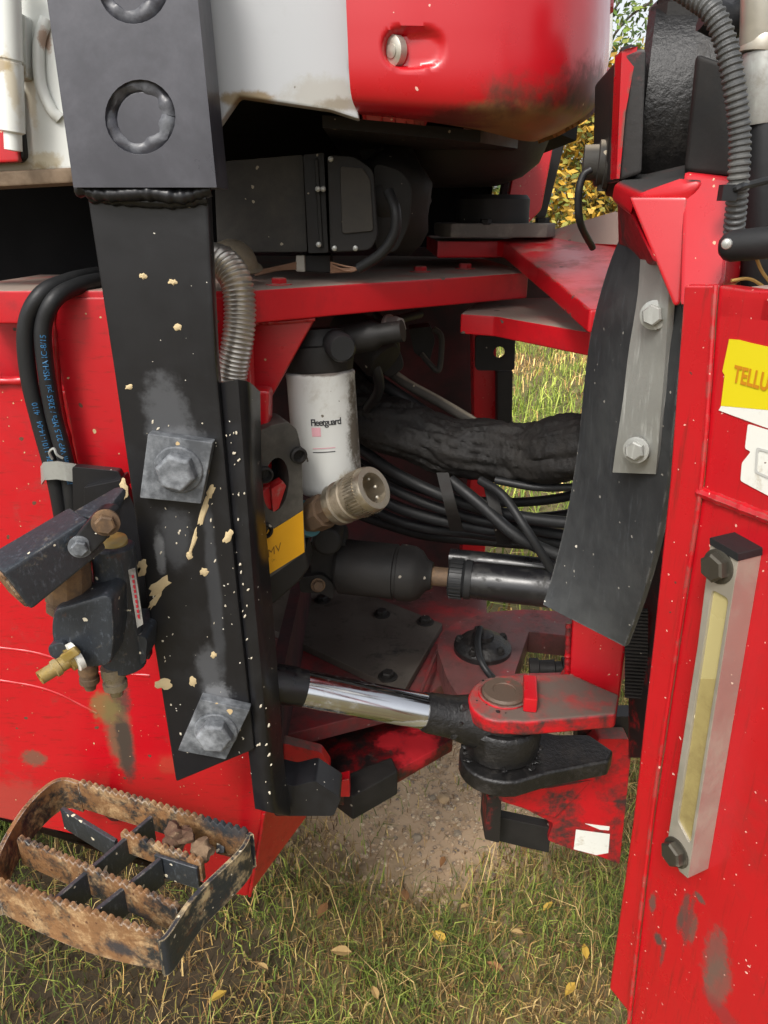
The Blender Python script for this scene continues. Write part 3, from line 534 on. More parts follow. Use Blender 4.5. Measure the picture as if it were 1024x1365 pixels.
rail(PZ(212, 1142, Zs - .004), PZ(119, 1216, Zs - .004), .042, step_black, False, 'cross_bar', .006)
rail(PZ(80, 1078, Zs - .006), PZ(152, 1122, Zs - .006), .036, step_black, False, 'cross_bar', .006)
rail(PZ(205, 1140, Zs - .004), PZ(262, 1158, Zs - .004), .036, step_black, False, 'cross_bar', .005)
def strip(name, pts, h, m, th=.006):
    rows = [[p, p + V((0, 0, -h))] for p in cat(pts, 6)]
    return obj(name, sheet(rows, th), m, t, sm=50)
strip('side_plate', [PZ(-6, 1178, Zs), PZ(2, 1135, Zs + .004), PZ(30, 1085, Zs + .006), PZ(60, 1052, Zs + .008), PZ(82, 1040, Zs + .006), PZ(104, 1045, Zs)], .052, rust)
strip('side_plate', [PZ(328, 1112, Zs), PZ(333, 1118, Zs + .002), PZ(318, 1140, Zs + .004), PZ(262, 1195, Zs + .003), PZ(226, 1246, Zs), PZ(212, 1256, Zs)], .056, step_muddy)
obj('mounting_arm', beam(PZ(100, 1044, Zs) + V((.03, 0.005, -.03)), PZ(100, 1044, Zs) + V((.03, .05, -.10)), .012, .03), step_black, t, bev=.002)
obj('mounting_arm', beam(PZ(320, 1108, Zs) + V((-.03, 0.012, -.03)), PZ(320, 1108, Zs) + V((-.03, .14, -.18)), .012, .03), step_black, t, bev=.002)
solo('mud_clod', 'reddish brown jagged clod caught on the boarding step', 'clod', lump(PZ(238, 1115, Zs - .004), .017, 3, 3, .9, .9), clodm)
solo('mud_clod', 'paler rounded clod caught on the boarding step beside the jagged one', 'clod', lump(PZ(268, 1133, Zs - .006), .015, 9, 3, .85, .5), mat('clod_pale', lin('#7d6750'), .95, var=.3, bump=(1.5, 120)))
# ---------------------------------------------------------------- lever valve
t = thing('lever_valve', 'black hydraulic lever valve with brass drain cock bolted beside the support bar', 'valve', P(130, 890, .75))
obj('mounting_bracket', join(slab(FR(.80), rnd([(96, 622), (158, 628), (200, 720), (200, 880), (150, 870), (140, 740), (98, 690)], 4), .012), slab(FR(.79), [(112, 650), (160, 640), (164, 655), (128, 690), (112, 690)], .03)), blackp, t, bev=.003)
p0, p1 = P(10, 778, .63), P(118, 703, .69)
lv = obj('lever_arm', join(beam(p0, p1, .05, .05, w1=.045, h1=.04), beam(p1, P(163, 652, .745), .04, .03, w1=.012, h1=.008)), step_black, t, bev=.006)
obj('arm_tip', beam(p0 - (p1 - p0).normalized() * .002, p0 + (p1 - p0).normalized() * .004, .044, .044), rust, lv, bev=.004)
obj('link', slab(FR(.648), rnd([(128, 680), (150, 680), (154, 706), (120, 742), (100, 744), (92, 724)], 9), .02), blackp, lv, bev=.003)
obj('pivot_bolt', hexbolt(P(141, 697, .647), V((.25, -1, 0)), .0098, .008, 1.35), rustpart, lv)
obj('pivot_bolt', hexbolt(P(107, 729, .647), V((.25, -1, 0)), .008, .007, 1.4), washm, lv)
pd = P(93, 812, .71) - P(90, 745, .71)
obj('plunger', lathe(P(90, 745, .71), pd, [(0, .001), (0, .022), (.006, .0245), (.046, .0245), (.047, .021), (.05, .021), (.051, .024), (.06, .024), (.061, .001)], 10), rustpart, t, sm=30)
vb = obj('valve_body', slab(FR(.675), rnd([(70, 812), (95, 806), (140, 792), (150, 800), (153, 850), (148, 888), (118, 893), (72, 878), (66, 840)], 10), .09), step_black, t, bev=.008)
obj('body_lug', slab(FR(.668), rnd([(62, 862), (84, 855), (92, 872), (84, 884), (66, 876)], 7), .03), step_black, vb, bev=.003)
tw0, tw1 = P(150, 724, .735), P(166, 888, .735); d = tw1 - tw0
obj('valve_tower', join(lathe(tw0, d, [(0, .001), (0, .019), (.003, .023), (d.length - .004, .025), (d.length, .02), (d.length, .001)], 28), slab(FR(.725), rnd([(142, 852), (172, 845), (196, 850), (194, 885), (150, 890)], 6), .06)), step_black, t, bev=0)
obj('tower_cap', lathe(P(152, 724, .735), V((0, -.25, 1)), [(0, .015), (.004, .015), (.006, .012), (.006, .001)], 24), brass, t)
s_ = obj('sticker', slab(FR(.708), [(171, 760), (180, 757), (191, 832), (183, 837)], .001), mat('grey_sticker', lin('#9a9892'), .5, dirt=(lin('#5a554c'), .35, 60, .12)), t)
for k in range(9):
    y0 = 767 + k * 6.6; x0 = 175.3 + k * .95
    obj('print_mark', slab(FR(.7065), [(x0, y0), (x0 + 3, y0 - .8), (x0 + 3.6, y0 + 3.2 + k % 3), (x0 + .8, y0 + 4)], .0004), ink_r, s_)
a, b = P(98, 876, .672), P(53, 904, .645)
dc = obj('drain_cock', lathe(a, b - a, [(0, .013), (.006, .013), (.007, .008), (.016, .008), (.017, .0095), (.022, .0095), (.023, .0075), ((b - a).length, .0075), ((b - a).length, .005), ((b - a).length - .004, .005), ((b - a).length - .004, .0005)], 20), brass, t)
obj('cock_handle', beam(P(84, 878, .655), P(104, 866, .655), .006, .01), brass, dc, bev=.002)
obj('collar', lathe(P(104, 873, .67), b - a, [(0, .016), (.006, .016), (.006, .001)], 24), sticw, dc)
for (x, y, x1, y1, r_, m) in ((117, 885, 121, 918, .011, rustpart), (150, 888, 156, 926, .0135, copper)):
    q0, q1 = P(x, y, .72), P(x1, y1, .72); L_ = (q1 - q0).length
    obj('hose_fitting', lathe(q0, q1 - q0, [(0, r_), (L_ * .35, r_), (L_ * .36, r_ * .85), (L_ * .5, r_ * .85), (L_ * .52, r_ * 1.02), (L_ * .72, r_ * 1.02), (L_ * .75, r_ * .7), (L_, r_ * .55), (L_, .001)], 14), m, t)
# ---------------------------------------------------------------- printed hoses and clamp
def hose_text(path, r, s, size, start, m, par):
    q = resample(path, 200); L_ = sum((b - a).length for a, b in zip(q, q[1:]))
    def fn(x, y):
        s_ = min(.999, max(0, (start + x) / L_)) * 200; i = min(199, int(s_)); c = q[i].lerp(q[i + 1], s_ - i); d = (q[i + 1] - q[i]).normalized(); k = (CAM - c).normalized(); k = (k - d * k.dot(d)).normalized(); e = k.cross(d)
        a = (y - size * .35) / r; return c + (k * math.cos(a) + e * math.sin(a)) * (r + .0004)
    obj('lettering', text_geo(s, size, fn), m, par, sm=0)
hA = [(130, 366, .93), (95, 374, .87), (56, 392, .835), (35, 435, .83), (38, 500, .832), (53, 565, .835), (72, 635, .835), (84, 700, .84), (92, 760, .85)]
hB = [(145, 372, .93), (108, 380, .87), (74, 398, .835), (58, 435, .83), (61, 490, .83), (72, 555, .832), (90, 625, .832), (100, 700, .84), (108, 760, .85)]
for k, (hp, s, st0, lab) in enumerate(((hA, '0576 1101-14-04   4/10', .115, 'black hose with blue print, the outer one curving out from the bundle clamp'), (hB, 'ID 8,5mm WP 22,5 MPa / 3265 psi  MSHA IC-8/15', .098, 'black hose with blue print, the one nearer the support bar'))):
    pth = cat([P(*q) for q in hp][::-1], 10); h_ = solo('hydraulic_hose', lab, 'hose', sweep(pth, .0092, 16), hosem, 'hoses with blue lettering')
    hose_text(pth, .0092, s, .0085, st0 + .03, ink_b, h_)
t = thing('hose_clamp', 'grey galvanised strap clamp holding the two printed hoses', 'clamp', P(85, 645, .82))
obj('strap', sheet([[P(x, y, Y), P(x + 1, y + 24, Y)] for x, y, Y in ((54, 622, .835), (58, 616, .82), (75, 615, .815), (95, 618, .815), (108, 621, .82), (115, 625, .812), (117, 631, .806))], .002), steel, t, sm=60)
obj('wire_twist', tube([P(70, 612, .815), P(66, 603, .812), P(72, 598, .812), P(76, 606, .81), P(84, 611, .812)], .0015, 6), steel, t)
# ---------------------------------------------------------------- flexible conduit and cap
pth = resample(cat([P(*q) for q in ((282, 345, .88), (300, 352, .87), (316, 378, .86), (320, 420, .855), (316, 460, .85), (309, 500, .85), (306, 540, .85))], 12), 150)
solo('flexible_conduit', 'ribbed bare metal flexible conduit bending down beside the support bar', 'conduit', sweep(pth, lambda i: .0165 + (.0012, .0019, .0012, -.0004)[i % 4], 24), conduitm, sm=25)
solo('domed_cap', 'dented metal domed cap above the ribbed conduit', 'cap', lathe(P(310, 352, .93), V((.25, -.2, 1)), [(0, .034), (.002, .036), (.004, .03), (.012, .027), (.02, .021), (.026, .012), (.028, .001)], 32), mat('cap_metal', lin('#8f8574'), .4, metal=.6, dirt=(lin('#6a5a40'), .4, 14, .15)))
# ---------------------------------------------------------------- control box
t = thing('control_box', 'dusty black electronics box standing on the red cross plate', 'control box', P(400, 362, 1.02))
hb = obj('housing', slab(FR(.98), rnd([(285, 219), (300, 215), (404, 206), (410, 336), (290, 337)], 4), .2), dustyblack, t, bev=.003)
obj('lid', slab(FR(.965), rnd([(404, 206), (432, 203), (438, 337), (411, 338)], 3), .2), soot, t, bev=.003)
obj('lid_rib', slab(FR(.96), [(419, 212), (424, 211), (431, 330), (426, 331)], .01), soot, t, bev=.0015)
obj('connector_block', slab(FR(.955), rnd([(436, 206), (472, 208), (498, 226), (504, 316), (494, 334), (440, 337)], 8), .15), soot, t, bev=.005)
obj('connector_face', slab(FR(.951), rnd([(453, 222), (484, 224), (494, 240), (498, 308), (456, 312)], 5), .01), dustyblack, t, bev=.002)
for i, (x, y) in enumerate(((441, 212), (424, 252), (431, 252), (425, 326), (446, 331), (474, 331))): obj('screw', lathe(P(x, y, .955), V((0, -1, 0)), [(0, .0035), (.003, .003), (.004, .001)], 10), steel, t)
obj('harness_boot', lump(P(518, 268, 1.06), .058, 5, 3, 1.15, .3), soot, t)
obj('harness_boot', slab(FR(1.0), rnd([(498, 216), (535, 226), (550, 248), (546, 300), (528, 338), (500, 336)], 12), .12), soot, t, bev=.012)
obj('foot_block', slab(FR(1.0), [(406, 340), (440, 340), (441, 364), (406, 362)], .05), soot, t, bev=.002)
obj('foot_block', slab(FR(.99), [(394, 340), (406, 340), (407, 363), (394, 362)], .05), mat('pale_plastic', lin('#9c978c'), .5), t, bev=.002)
cbp = cat([P(518, 255, .95), P(527, 280, .94), P(526, 310, .94), P(508, 338, .945), P(478, 358, .955)], 8)
obj('cable', sweep(cbp, .0065, 12), hosem, t)
wr = []
for i in range(7): wr.append(tube([P(479, 358, .955), P(460 + i * 1.2, 356 + random.uniform(-4, 6), .955), P(441, 350 + i * 2.2, .97)], .0012, 6))
for i in range(5): wr.append(tube([P(395, 350 + i * 2, .99), P(370, 356 + i, 1.0), P(340, 362 + i * 1.2, 1.0)], .0014, 6))
o = obj('wires', join(*wr), mat('brown_wire', lin('#7a5a44'), .6), t); o['kind'] = 'stuff'
# ---------------------------------------------------------------- pivot cap on the upper yoke
t = thing('pivot_cap', 'thick black round pivot cap on a grey flange above the red yoke', 'cap', P(660, 318, 1.25))
ax = P(655, 320, 1.25); rr = M(655, 290, 1.25, 1)
obj('flange', slab3([V((ax.x + x, ax.y + y, 1.468)) for x, y in ((-72 * rr, -.04), (-60 * rr, -.07), (62 * rr, -.07), (78 * rr, -.04), (78 * rr, .1), (-72 * rr, .1))], V((0, 0, .02))), mat('flange_grey', lin('#5a544e'), .6, dirt=(lin('#8a8278'), .35, 20, .15)), t, bev=.002)
obj('cap_drum', lathe(V((ax.x, ax.y, 1.488)), V((0, 0, 1)), [(0, 48 * rr), (.034, 48 * rr), (.04, 44 * rr), (.041, 12 * rr), (.041, .001)], 40), soot, t)
obj('bolt', hexbolt(V((ax.x + 62 * rr, ax.y - .03, 1.488)), V((0, 0, 1)), .011, .008), soot, t); obj('bolt', hexbolt(V((ax.x - 15 * rr, ax.y - .06, 1.488)), V((0, 0, 1)), .009, .006), soot, t)
# ---------------------------------------------------------------- rear frame
t = rf = thing('rear_frame', 'red rear chassis frame with yoke plates, clevis lugs and a tall front wall', 'frame', (.4, 1.0, .3))
yk = [PZ(x, y, 1.463) for x, y in ((583, 321), (668, 320.5))]
slp = P3(P(668, 320, 1.22), P(840, 318, 1.18), P(786, 411, .80))
obj('yoke_plate', slab3([yk[0], P(675, 321, 1.22), P(675, 321, 1.22) + V((.2, .02, 0)), P(675, 321, 1.22) + V((.2, .4, 0)), yk[0] + V((0, .3, 0))], V((0, 0, -.025))), red_dusty, t, bev=.003)
obj('yoke_slope', slab3([on(slp, *q) for q in ((660, 320), (672, 322), (688, 334), (737, 372), (786, 413), (850, 413), (850, 312), (700, 314))], V((0, 0, -.024))), red_top, t, bev=.003)
obj('yoke_plate', slab(HZ(1.372), [(614, 418), (660, 421), (788, 443), (860, 440), (860, 395), (640, 398)], .028), red_dusty, t, bev=.003)
obj('yoke_brace', slab3([P(738, 306, 1.3), P(820, 282, 1.2), P(900, 300, 1.1), P(900, 330, 1.05), P(700, 320, 1.25)], V((0, .03, -.02))), red_dusty, t)
WS = (P(880, 900, .49), V((-.60, -.80, 0)))
crease = [(957, 380), (938, 640), (905, 860), (870, 1100), (840, 1365), (832, 1440)]
cr3 = [on(WP, *q) for q in crease]
obj('front_wall', slab3(cr3 + [on(WP, *q) for q in ((1180, 1440), (1180, 392), (1000, 386))], -WN * .015), red_wall, t, bev=.002)
edge = [(912, 380), (893, 640), (870, 860), (843, 1100), (812, 1318), (838, 1345), (836, 1440)]
e3 = [on(WS, *q) for q in edge]
obj('wall_flange', slab3([c + WN * .0015 for c in cr3[:5]] + [e3[5], e3[4], e3[3], e3[2], e3[1], e3[0]], V((.60, .80, 0)) * .012), red_wall, t, bev=.002)
weldp = resample(cat([c + WN * .002 for c in cr3], 8), 90)
obj('weld_bead', sweep(weldp, lambda i: .0017 * (1 + .3 * noise.noise(V((i * .5, 0, 0)))), 8), red_wall, t)
obj('weld_bead', sweep(resample([on(WP, 932, 655), on(WP, 1100, 720)], 40), lambda i: .004 * (1 + .3 * noise.noise(V((i * .6, 5, 0)))), 8), red_wall, t)
obj('top_ledge', slab3([on(WP, 958, 386), on(WP, 1180, 400), on(WP, 1180, 400) + V((.2, .2, 0)), on(WP, 958, 386) + V((.25, .2, 0))], V((0, 0, -.02))), red_dusty, t, bev=.004)
# stickers on the wall
WQ = (WP[0] + WN * .0008, WN)
ys = obj('sticker', slab(WQ, [(972, 452), (985, 453), (1000, 457), (1040, 466), (1040, 548), (961, 541), (966, 500), (963, 495)], .0005), yellow, t)
ys['label'] = 'torn yellow sticker with orange lettering'
obj('sticker_strip', slab(WQ, [(961, 541.3), (1040, 548.3), (1040, 577), (958, 547)], .0005), sticw, ys)
ta, tb = on(WQ, 977, 508) + WN * .0006, on(WQ, 1024, 521) + WN * .0006; dt = (tb - ta); up3 = on(WQ, 980, 486) + WN * .0006 - ta
def ftxt(x, y): return ta + dt * x + V((0, 0, abs(up3.z))) * y + dt * 0
g0 = text_geo('TELLU', 1, lambda x, y: V((x, y, 0)), 1.0, .03); mx = max(p.x for p in g0[0]); my = max(p.y for p in g0[0])
obj('lettering', ([ftxt(p.x / mx, p.y / my) for p in g0[0]], g0[1]), ink_o, ys, sm=0)
ws = obj('sticker', slab(WQ, rnd([(997, 565), (1045, 580), (1045, 672), (987, 641), (989, 617), (1001, 602), (993, 598)], 3), .0005), sticw, t)
ws['label'] = 'torn white sticker with a faint printed square'
W2 = (WQ[0] + WN * .0006, WN); obj('print_frame', slab(W2, rnd([(1008, 596), (1045, 606), (1045, 648), (1006, 630)], 4), .0002, [rnd([(1011, 600), (1044, 609), (1044, 644), (1009, 628)], 4)]), ink_g, ws, sm=0)
# tower bracket with gusset
obj('tower_post', slab3([P(910, 228, .60), P(978, 236, .57), P(966, 372, .55), P(960, 392, .545), P(905, 410, .555)], V((.06, .10, 0))), red, t, bev=.004)
gpl = P3(P(838, 284, .605), P(914, 288, .585), P(900, 408, .578))
obj('tower_gusset', slab3([on(gpl, *q) for q in ((837, 262), (917, 262), (908, 405), (898, 410))], V((.03, .05, 0))), red, t, bev=.004)
obj('tower_gusset', slab3([P(822, 242, .70), P(848, 262, .62), P(838, 284, .608), P(872, 350, .585), P(864, 356, .63), P(838, 342, .72), P(823, 326, .73)], V((.07, .06, 0))), red_dark, t, bev=.003)
obj('tower_shelf', slab3([P(822, 240, .70), P(850, 256, .61), P(905, 250, .59), P(938, 236, .58), P(940, 214, .72), P(862, 220, .80)], V((0, .006, -.02))), red_shelf, t, bev=.006, seg=3, jit=.003)
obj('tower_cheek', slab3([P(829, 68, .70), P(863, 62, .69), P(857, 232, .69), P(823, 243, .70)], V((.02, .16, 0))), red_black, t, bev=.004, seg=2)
obj('cheek_edge', slab3([P(838, 64, .695), P(850, 62, .695), P(834, 150, .695), P(826, 238, .697), P(822, 238, .70), P(829, 68, .70)], V((0, .02, 0))), red, t)
obj('tower_cheek', slab3([P(928, 70, .62), P(985, 90, .60), P(978, 236, .585), P(912, 230, .62)], V((.03, .08, 0))), soot, t, bev=.004)
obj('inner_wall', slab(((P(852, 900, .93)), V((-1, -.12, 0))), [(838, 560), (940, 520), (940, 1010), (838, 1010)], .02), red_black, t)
g = []
for i in range(26):
    y = 812 + i * 4.6; g.append(beam(P(833, y, .925), P(864, y + 2, .915), .008, .0028))
o = obj('rubber_slats', join(*g), soot, t); o['kind'] = 'stuff'
# clevis lugs that hold the steering cylinder
PIN = P(672, 925, .92)
def lug(zt, pts, th, m, name):
    return obj(name, slab(HZ(zt), pts, th), m, t, bev=.005, seg=3)
def lugpts(l, cx, cy, rx, ry, right):
    return [(cx + rx * math.cos(a), cy + ry * math.sin(a)) for a in [R(80 + k * 190 / 14) for k in range(15)]] + right
lug(PIN.z, lugpts(0, 672, 930, 48, 31, [(757, 897), (826, 925), (822, 952), (700, 962)]), .026, red_grease, 'upper_lug')
obj('keeper', beam(PZ(707, 941, PIN.z + .012), PZ(706, 908, PIN.z + .012), .02, .024), red, t, bev=.003)
pn = obj('clevis_pin', lathe(V((PIN.x, PIN.y, PIN.z - .14)), V((0, 0, 1)), [(0, .03), (.14, .033), (.145, .033), (.148, .03), (.148, .017), (.1465, .016), (.1465, .001)], 36), mat('pin_dirty', lin('#5c4c40'), .6, metal=.2, dirt=(lin('#8a3a30'), .25, 40, .08), bump=(.8, 150)), t)
lug(.742, lugpts(0, 678, 1003, 66, 40, [(740, 978), (785, 978), (818, 1000), (812, 1014), (730, 1030)]), .03, greasem, 'lower_lug')
obj('lug_boss', lathe(V((PIN.x, PIN.y, .70)), V((0, 0, 1)), [(-.02, .03), (0, .034), (.015, .036)], 30), greasem, t)
obj('clevis_column', slab3([P(762, 822, .985), P(836, 846, .96), P(826, 934, .95), P(800, 925, .95), P(757, 903, .985)], V((.03, .08, 0))), red, t, bev=.005)
obj('column_foot', slab3([P(757, 897, .985), P(800, 918, .95), P(812, 930, .945), P(780, 932, .93), P(745, 918, .96)], V((0, .03, -.01))), red_grease, t, bev=.004)
cbase = slab(FR(.965), rnd([(690, 1050), (760, 1020), (800, 985), (838, 985), (842, 1000), (826, 1152), (800, 1142), (766, 1134), (730, 1120), (738, 1098), (700, 1078), (668, 1066)], 3), .03)
obj('clevis_base', cbase, red_grease, t, bev=.003)
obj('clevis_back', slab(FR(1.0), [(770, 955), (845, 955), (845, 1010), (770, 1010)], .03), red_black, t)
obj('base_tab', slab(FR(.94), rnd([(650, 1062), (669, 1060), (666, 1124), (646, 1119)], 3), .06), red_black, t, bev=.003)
obj('base_rib', slab3([P(660, 1058, .94), P(735, 1050, .95), P(790, 1040, .965), P(740, 1090, .955), P(700, 1078, .94), P(668, 1068, .935)], V((0, .04, -.008))), red_grease, t)
obj('base_rail', slab(FR(.975), [(660, 1088), (736, 1104), (732, 1138), (664, 1122)], .02), soot, t, bev=.003)
ls = obj('sticker', slab(FR(.9645), [(768, 1106), (790, 1109), (813, 1112), (811, 1137), (795, 1140), (765, 1132)], .0006), sticw, t); ls['label'] = 'small peeling white label'
obj('sticker', slab(FR(.9645), [(780, 1098), (813, 1102), (812, 1107), (800, 1106)], .0005), sticw, t)
for pts in ([(757, 900, .984), (790, 917, .955), (812, 932, .945), (824, 936, .94)], [(758, 830, .984), (757, 865, .984), (756, 900, .984)]):
    p = resample(cat([P(*q) for q in pts], 8), 40); obj('weld_bead', sweep(p, lambda i: .0045 * (1 + .4 * noise.noise(V((i * .5, 2, 0)))), 10), red_grease, t)
p = [V((PIN.x + .036 * math.cos(a), PIN.y + .036 * math.sin(a), PIN.z + .001)) for a in [2 * math.pi * i / 40 for i in range(41)]]
obj('weld_bead', sweep(p, lambda i: .0028 * (1 + .5 * noise.noise(V((i % 40 * .6, 3, 0)))), 8), red_grease, t)
rr_ = random.Random(4); g = []
for i in range(16):
    a = rr_.uniform(2.4, 6.1); q = rr_.uniform(.05, .066); g.append(lump(V((PIN.x + q * math.cos(a), PIN.y + q * math.sin(a), rr_.choice((.745, .746, .75)))), rr_.uniform(.003, .008), i, 2, .45, .8))
for i in range(8):
    a = rr_.uniform(0, 6.28); q = rr_.uniform(.036, .046); g.append(lump(V((PIN.x + q * math.cos(a), PIN.y + q * math.sin(a), PIN.z)), rr_.uniform(.0015, .004), i, 1, .5, .6))
o = obj('grease_lumps', join(*g), greasem, t); o['kind'] = 'stuff'
# lower pivot
lowp = [(582, 862), (588, 845), (606, 830), (650, 816), (700, 812), (765, 816), (840, 834), (838, 880), (760, 905), (700, 912), (640, 936), (612, 930), (596, 905)]
obj('pivot_lug', slab(HZ(.765), rnd(lowp, 12), .045, [[(705, 842), (762, 848), (760, 896), (686, 898)]]), greasy_red, t, bev=.004)
for i, (x, r_) in enumerate(((706, .02), (727, .017), (750, .022))):
    obj('pocket_bolt', lathe(PZ(x, 892, .735), V((1, -.1, .1)), [(0, .001), (0, r_), (.016, r_), (.018, r_ * .8), (.03, r_ * .8), (.03, .001)], 18), soot, t)
cpz = PZ(643, 866, .765)
pc = obj('pivot_cover', lathe(cpz, V((0, 0, 1)), [(0, .052), (.008, .052), (.01, .048), (.02, .04), (.024, .034), (.026, .02), (.034, .019), (.036, .012), (.036, .001)], 36), greasem, t)
for i in range(5):
    q = i * 1.257 + .4; obj('cover_bolt', hexbolt(cpz + V((.042 * math.cos(q), .042 * math.sin(q), .016)), V((0, 0, 1)), .0065, .007, 1.3), soot, pc)
obj('grease_line', tube([PZ(641, 845, .80), PZ(640, 838, .81), PZ(637, 855, .80), PZ(640, 878, .79), PZ(652, 898, .775), PZ(668, 912, .77)], .006, 10), hosem, t)
# ---------------------------------------------------------------- hinge drum, disc and sensor above the rear frame
t = thing('crane_joint', 'black greasy joint drum held in the red tower bracket', 'hinge', P(895, 225, .68))
AX = V((.955, -.297, 0)); a = P(850, 150, .80); b = a + AX * .084; L_ = .084
obj('drum', lathe(a, AX, [(0, .001), (0, .083), (.006, .088), (L_ - .006, .088), (L_, .083), (L_, .001)], 64), greasem, t)
obj('hinge_arm', slab3([P(884, 38, .74), P(938, 46, .73), P(948, 150, .70), P(858, 150, .73)], V((.03, .09, 0))), greasem, t, bev=.012)
obj('arm_head', lathe(P(905, 40, .76), V((.03, 0, 1)), [(-.01, .02), (-.01, .026), (.016, .027), (.018, .022), (.026, .022), (.027, .028), (.06, .028), (.06, .001)], 8), soot, t, sm=20)
d0 = P(812, 166, .80); obj('disc', lathe(d0, V((.97, -.24, 0)), [(0, .001), (0, .055), (.004, .063), (.012, .065), (.018, .063), (.018, .001)], 56), soot, t)
sn = obj('sensor', join(lathe(P(812, 217, .78), V((-1, .2, .02)), [(0, .024), (.004, .024), (.005, .02), (.01, .02), (.011, .016), (.024, .0155), (.025, .001)], 24), lathe(P(803, 246, .78), V((0, 0, -1)), [(0, .005), (.006, .005), (.006, .001)], 10)), dustyblack, t)
obj('sensor_cable', tube([P(788, 226, .75), P(777, 235, .75), P(771, 262, .75), P(774, 298, .76), P(790, 330, .80)], .0035, 10), hosem, t)
# ---------------------------------------------------------------- crane cylinder, corrugated hose, tie, pipe
t = thing('crane_cylinder', 'grey metal and black hydraulic cylinder standing behind the corrugated hose', 'cylinder', P(1012, 300, .62))
for n_, y0, y1, r_, m in (('gland', -120, 60, 25, alu), ('gland_ring', 50, 72, 27, alu), ('sleeve', 68, 166, 26, steel), ('barrel', 160, 380, 24, hosem)):
    q0, q1 = P(1018, y0, .62), P(1012, y1, .62); r_ = M(1015, (y0 + y1) / 2, .62, r_)
    L_ = (q1 - q0).length; obj(n_, lathe(q0, q1 - q0, [(0, .001), (0, r_ * .96), (.002, r_), (L_ - .002, r_), (L_, r_ * .96), (L_, .001)], 36), m, t)
pth = resample(cat([P(*q) for q in ((900, -20, .58), (925, -4, .57), (948, 14, .56), (965, 50, .555), (978, 110, .55), (986, 180, .55), (984, 245, .55), (978, 310, .56), (974, 330, .58))], 12), 200)
solo('corrugated_hose', 'grey corrugated cable sleeve curving down past the black hinge drum', 'hose', sweep(pth, lambda i: .0062 + (.0, .0011, .0011, .0)[i % 4], 18), mat('corrugated_plastic', lin('#4b4c4c'), .5, dirt=(lin('#6a6862'), .3, 20, .15)), sm=20)
solo('cable_tie', 'black plastic cable tie looped round the corrugated sleeve', 'cable tie', join(tube([P(972, 256, .548), P(985, 250, .538), P(1000, 246, .55), P(1040, 236, .56)], .0025, 8), box(P(970, 257, .543), .01, .008, .01)), hosem)
solo('cable_sleeve', 'black cable with a fitting curving over beside the hinge drum', 'cable', tube([P(940, 18, .66), P(970, 30, .66), P(996, 14, .66), P(1020, -30, .67)], .012, 12), hosem)
t = thing('grab_pipe', 'stubby black plastic covered pipe end above the red ledge', 'pipe', P(990, 345, .52))
a, b = P(966, 329, .53), P(1080, 318, .5); L_ = (b - a).length; r_ = M(980, 328, .53, 20)
obj('pipe', lathe(a, b - a, [(-.004, .001), (-.003, r_ * .5), (0, r_ * .85), (.004, r_), (L_, r_), (L_, .001)], 28), hosem, t)
obj('end_screw', lathe(P(969, 325, .505), V((-.5, -1, 0)), [(0, .0035), (.004, .003), (.005, .001)], 12), steel, t)
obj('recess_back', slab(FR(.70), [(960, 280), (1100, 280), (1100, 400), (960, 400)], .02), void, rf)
for i, q in enumerate((((1008, 343), (1016, 362), (1028, 378)), ((975, 374), (1000, 372), (1026, 388)))):
    solo('dry_stalk', ['dry straw stalk leaning below the pipe end', 'dry straw stalk lying flat on the dusty ledge'][i], 'straw', tube([P(x, y, .53) for x, y in q], .0012, 6), strawm)
# ---------------------------------------------------------------- level gauge
t = thing('level_gauge', 'aluminium fluid level gauge with cream sight tube bolted to the red wall', 'gauge', on(WP, 920, 1170))
GP = (WP[0] + WN * .021, WN); GPi = (WP[0] + WN * .0188, WN)
obj('gauge_body', slab(GP, [(947, 724), (984, 748), (917, 1171), (906, 1162), (889, 1126), (902, 1040), (930, 860)], .021, [rnd([(949, 786), (971, 798), (920, 1126), (903, 1094)], 6)]), alu, t, bev=.0012)
obj('sight_tube', slab(GPi, [(946, 779), (973, 793), (921.5, 1129), (900, 1097)], .004), sight, t)
obj('fluid', slab((WP[0] + WN * .0191, WN), [(934, 905), (956, 905), (921.5, 1129), (900, 1096)], .003), fluidm, t)
obj('end_cap', slab((WP[0] + WN * .022, WN), rnd([(946, 716), (984, 738), (984, 749), (946, 726)], 2), .022), hosem, t, bev=.003)
for x, y in ((958, 755), (902, 1136)): obj('bolt', hexbolt(on(GP, x, y), WN, .0098, .008, 1.2), mat('gauge_bolt', lin('#57534a'), .45, metal=.7, dirt=(lin('#80786a'), .3, 40, .1)) if y < 800 else bpy.data.materials['gauge_bolt'], t)
# ---------------------------------------------------------------- rubber flap with retaining strip
t = thing('rubber_flap', 'thick dark rubber flap hanging from a bolted steel retaining strip', 'flap', P(830, 860, .66))
L0 = [(832, 305, .74), (815, 345, .735), (798, 400, .73), (786, 455, .74), (778, 520, .745), (770, 600, .75), (755, 690, .75), (738, 760, .745), (724, 806, .735)]
R0 = [(905, 330, .60), (908, 380, .595), (909, 430, .59), (905, 500, .59), (897, 580, .59), (887, 660, .60), (874, 730, .61), (855, 800, .63), (833, 862, .65)]
rows = [[P(*a).lerp(P(*b), k / 6) + V((.012, .012, 0)) * math.sin(math.pi * k / 6) * (1 - i / 8) * -.9 for k in range(7)] for i, (a, b) in enumerate(zip(L0, R0))]
obj('rubber_sheet', sheet(smoothgrid(rows, 3, 4), .007), rubber, t, sm=45)
SP = [[P(856, 345, .642), P(896, 352, .60)], [P(852, 395, .64), P(893, 400, .60)], [P(840, 470, .643), P(889, 474, .607)], [P(833, 530, .643), P(884, 535, .607)], [P(824, 590, .646), P(879, 596, .61)], [P(819, 626, .652), P(876, 628, .617)]]
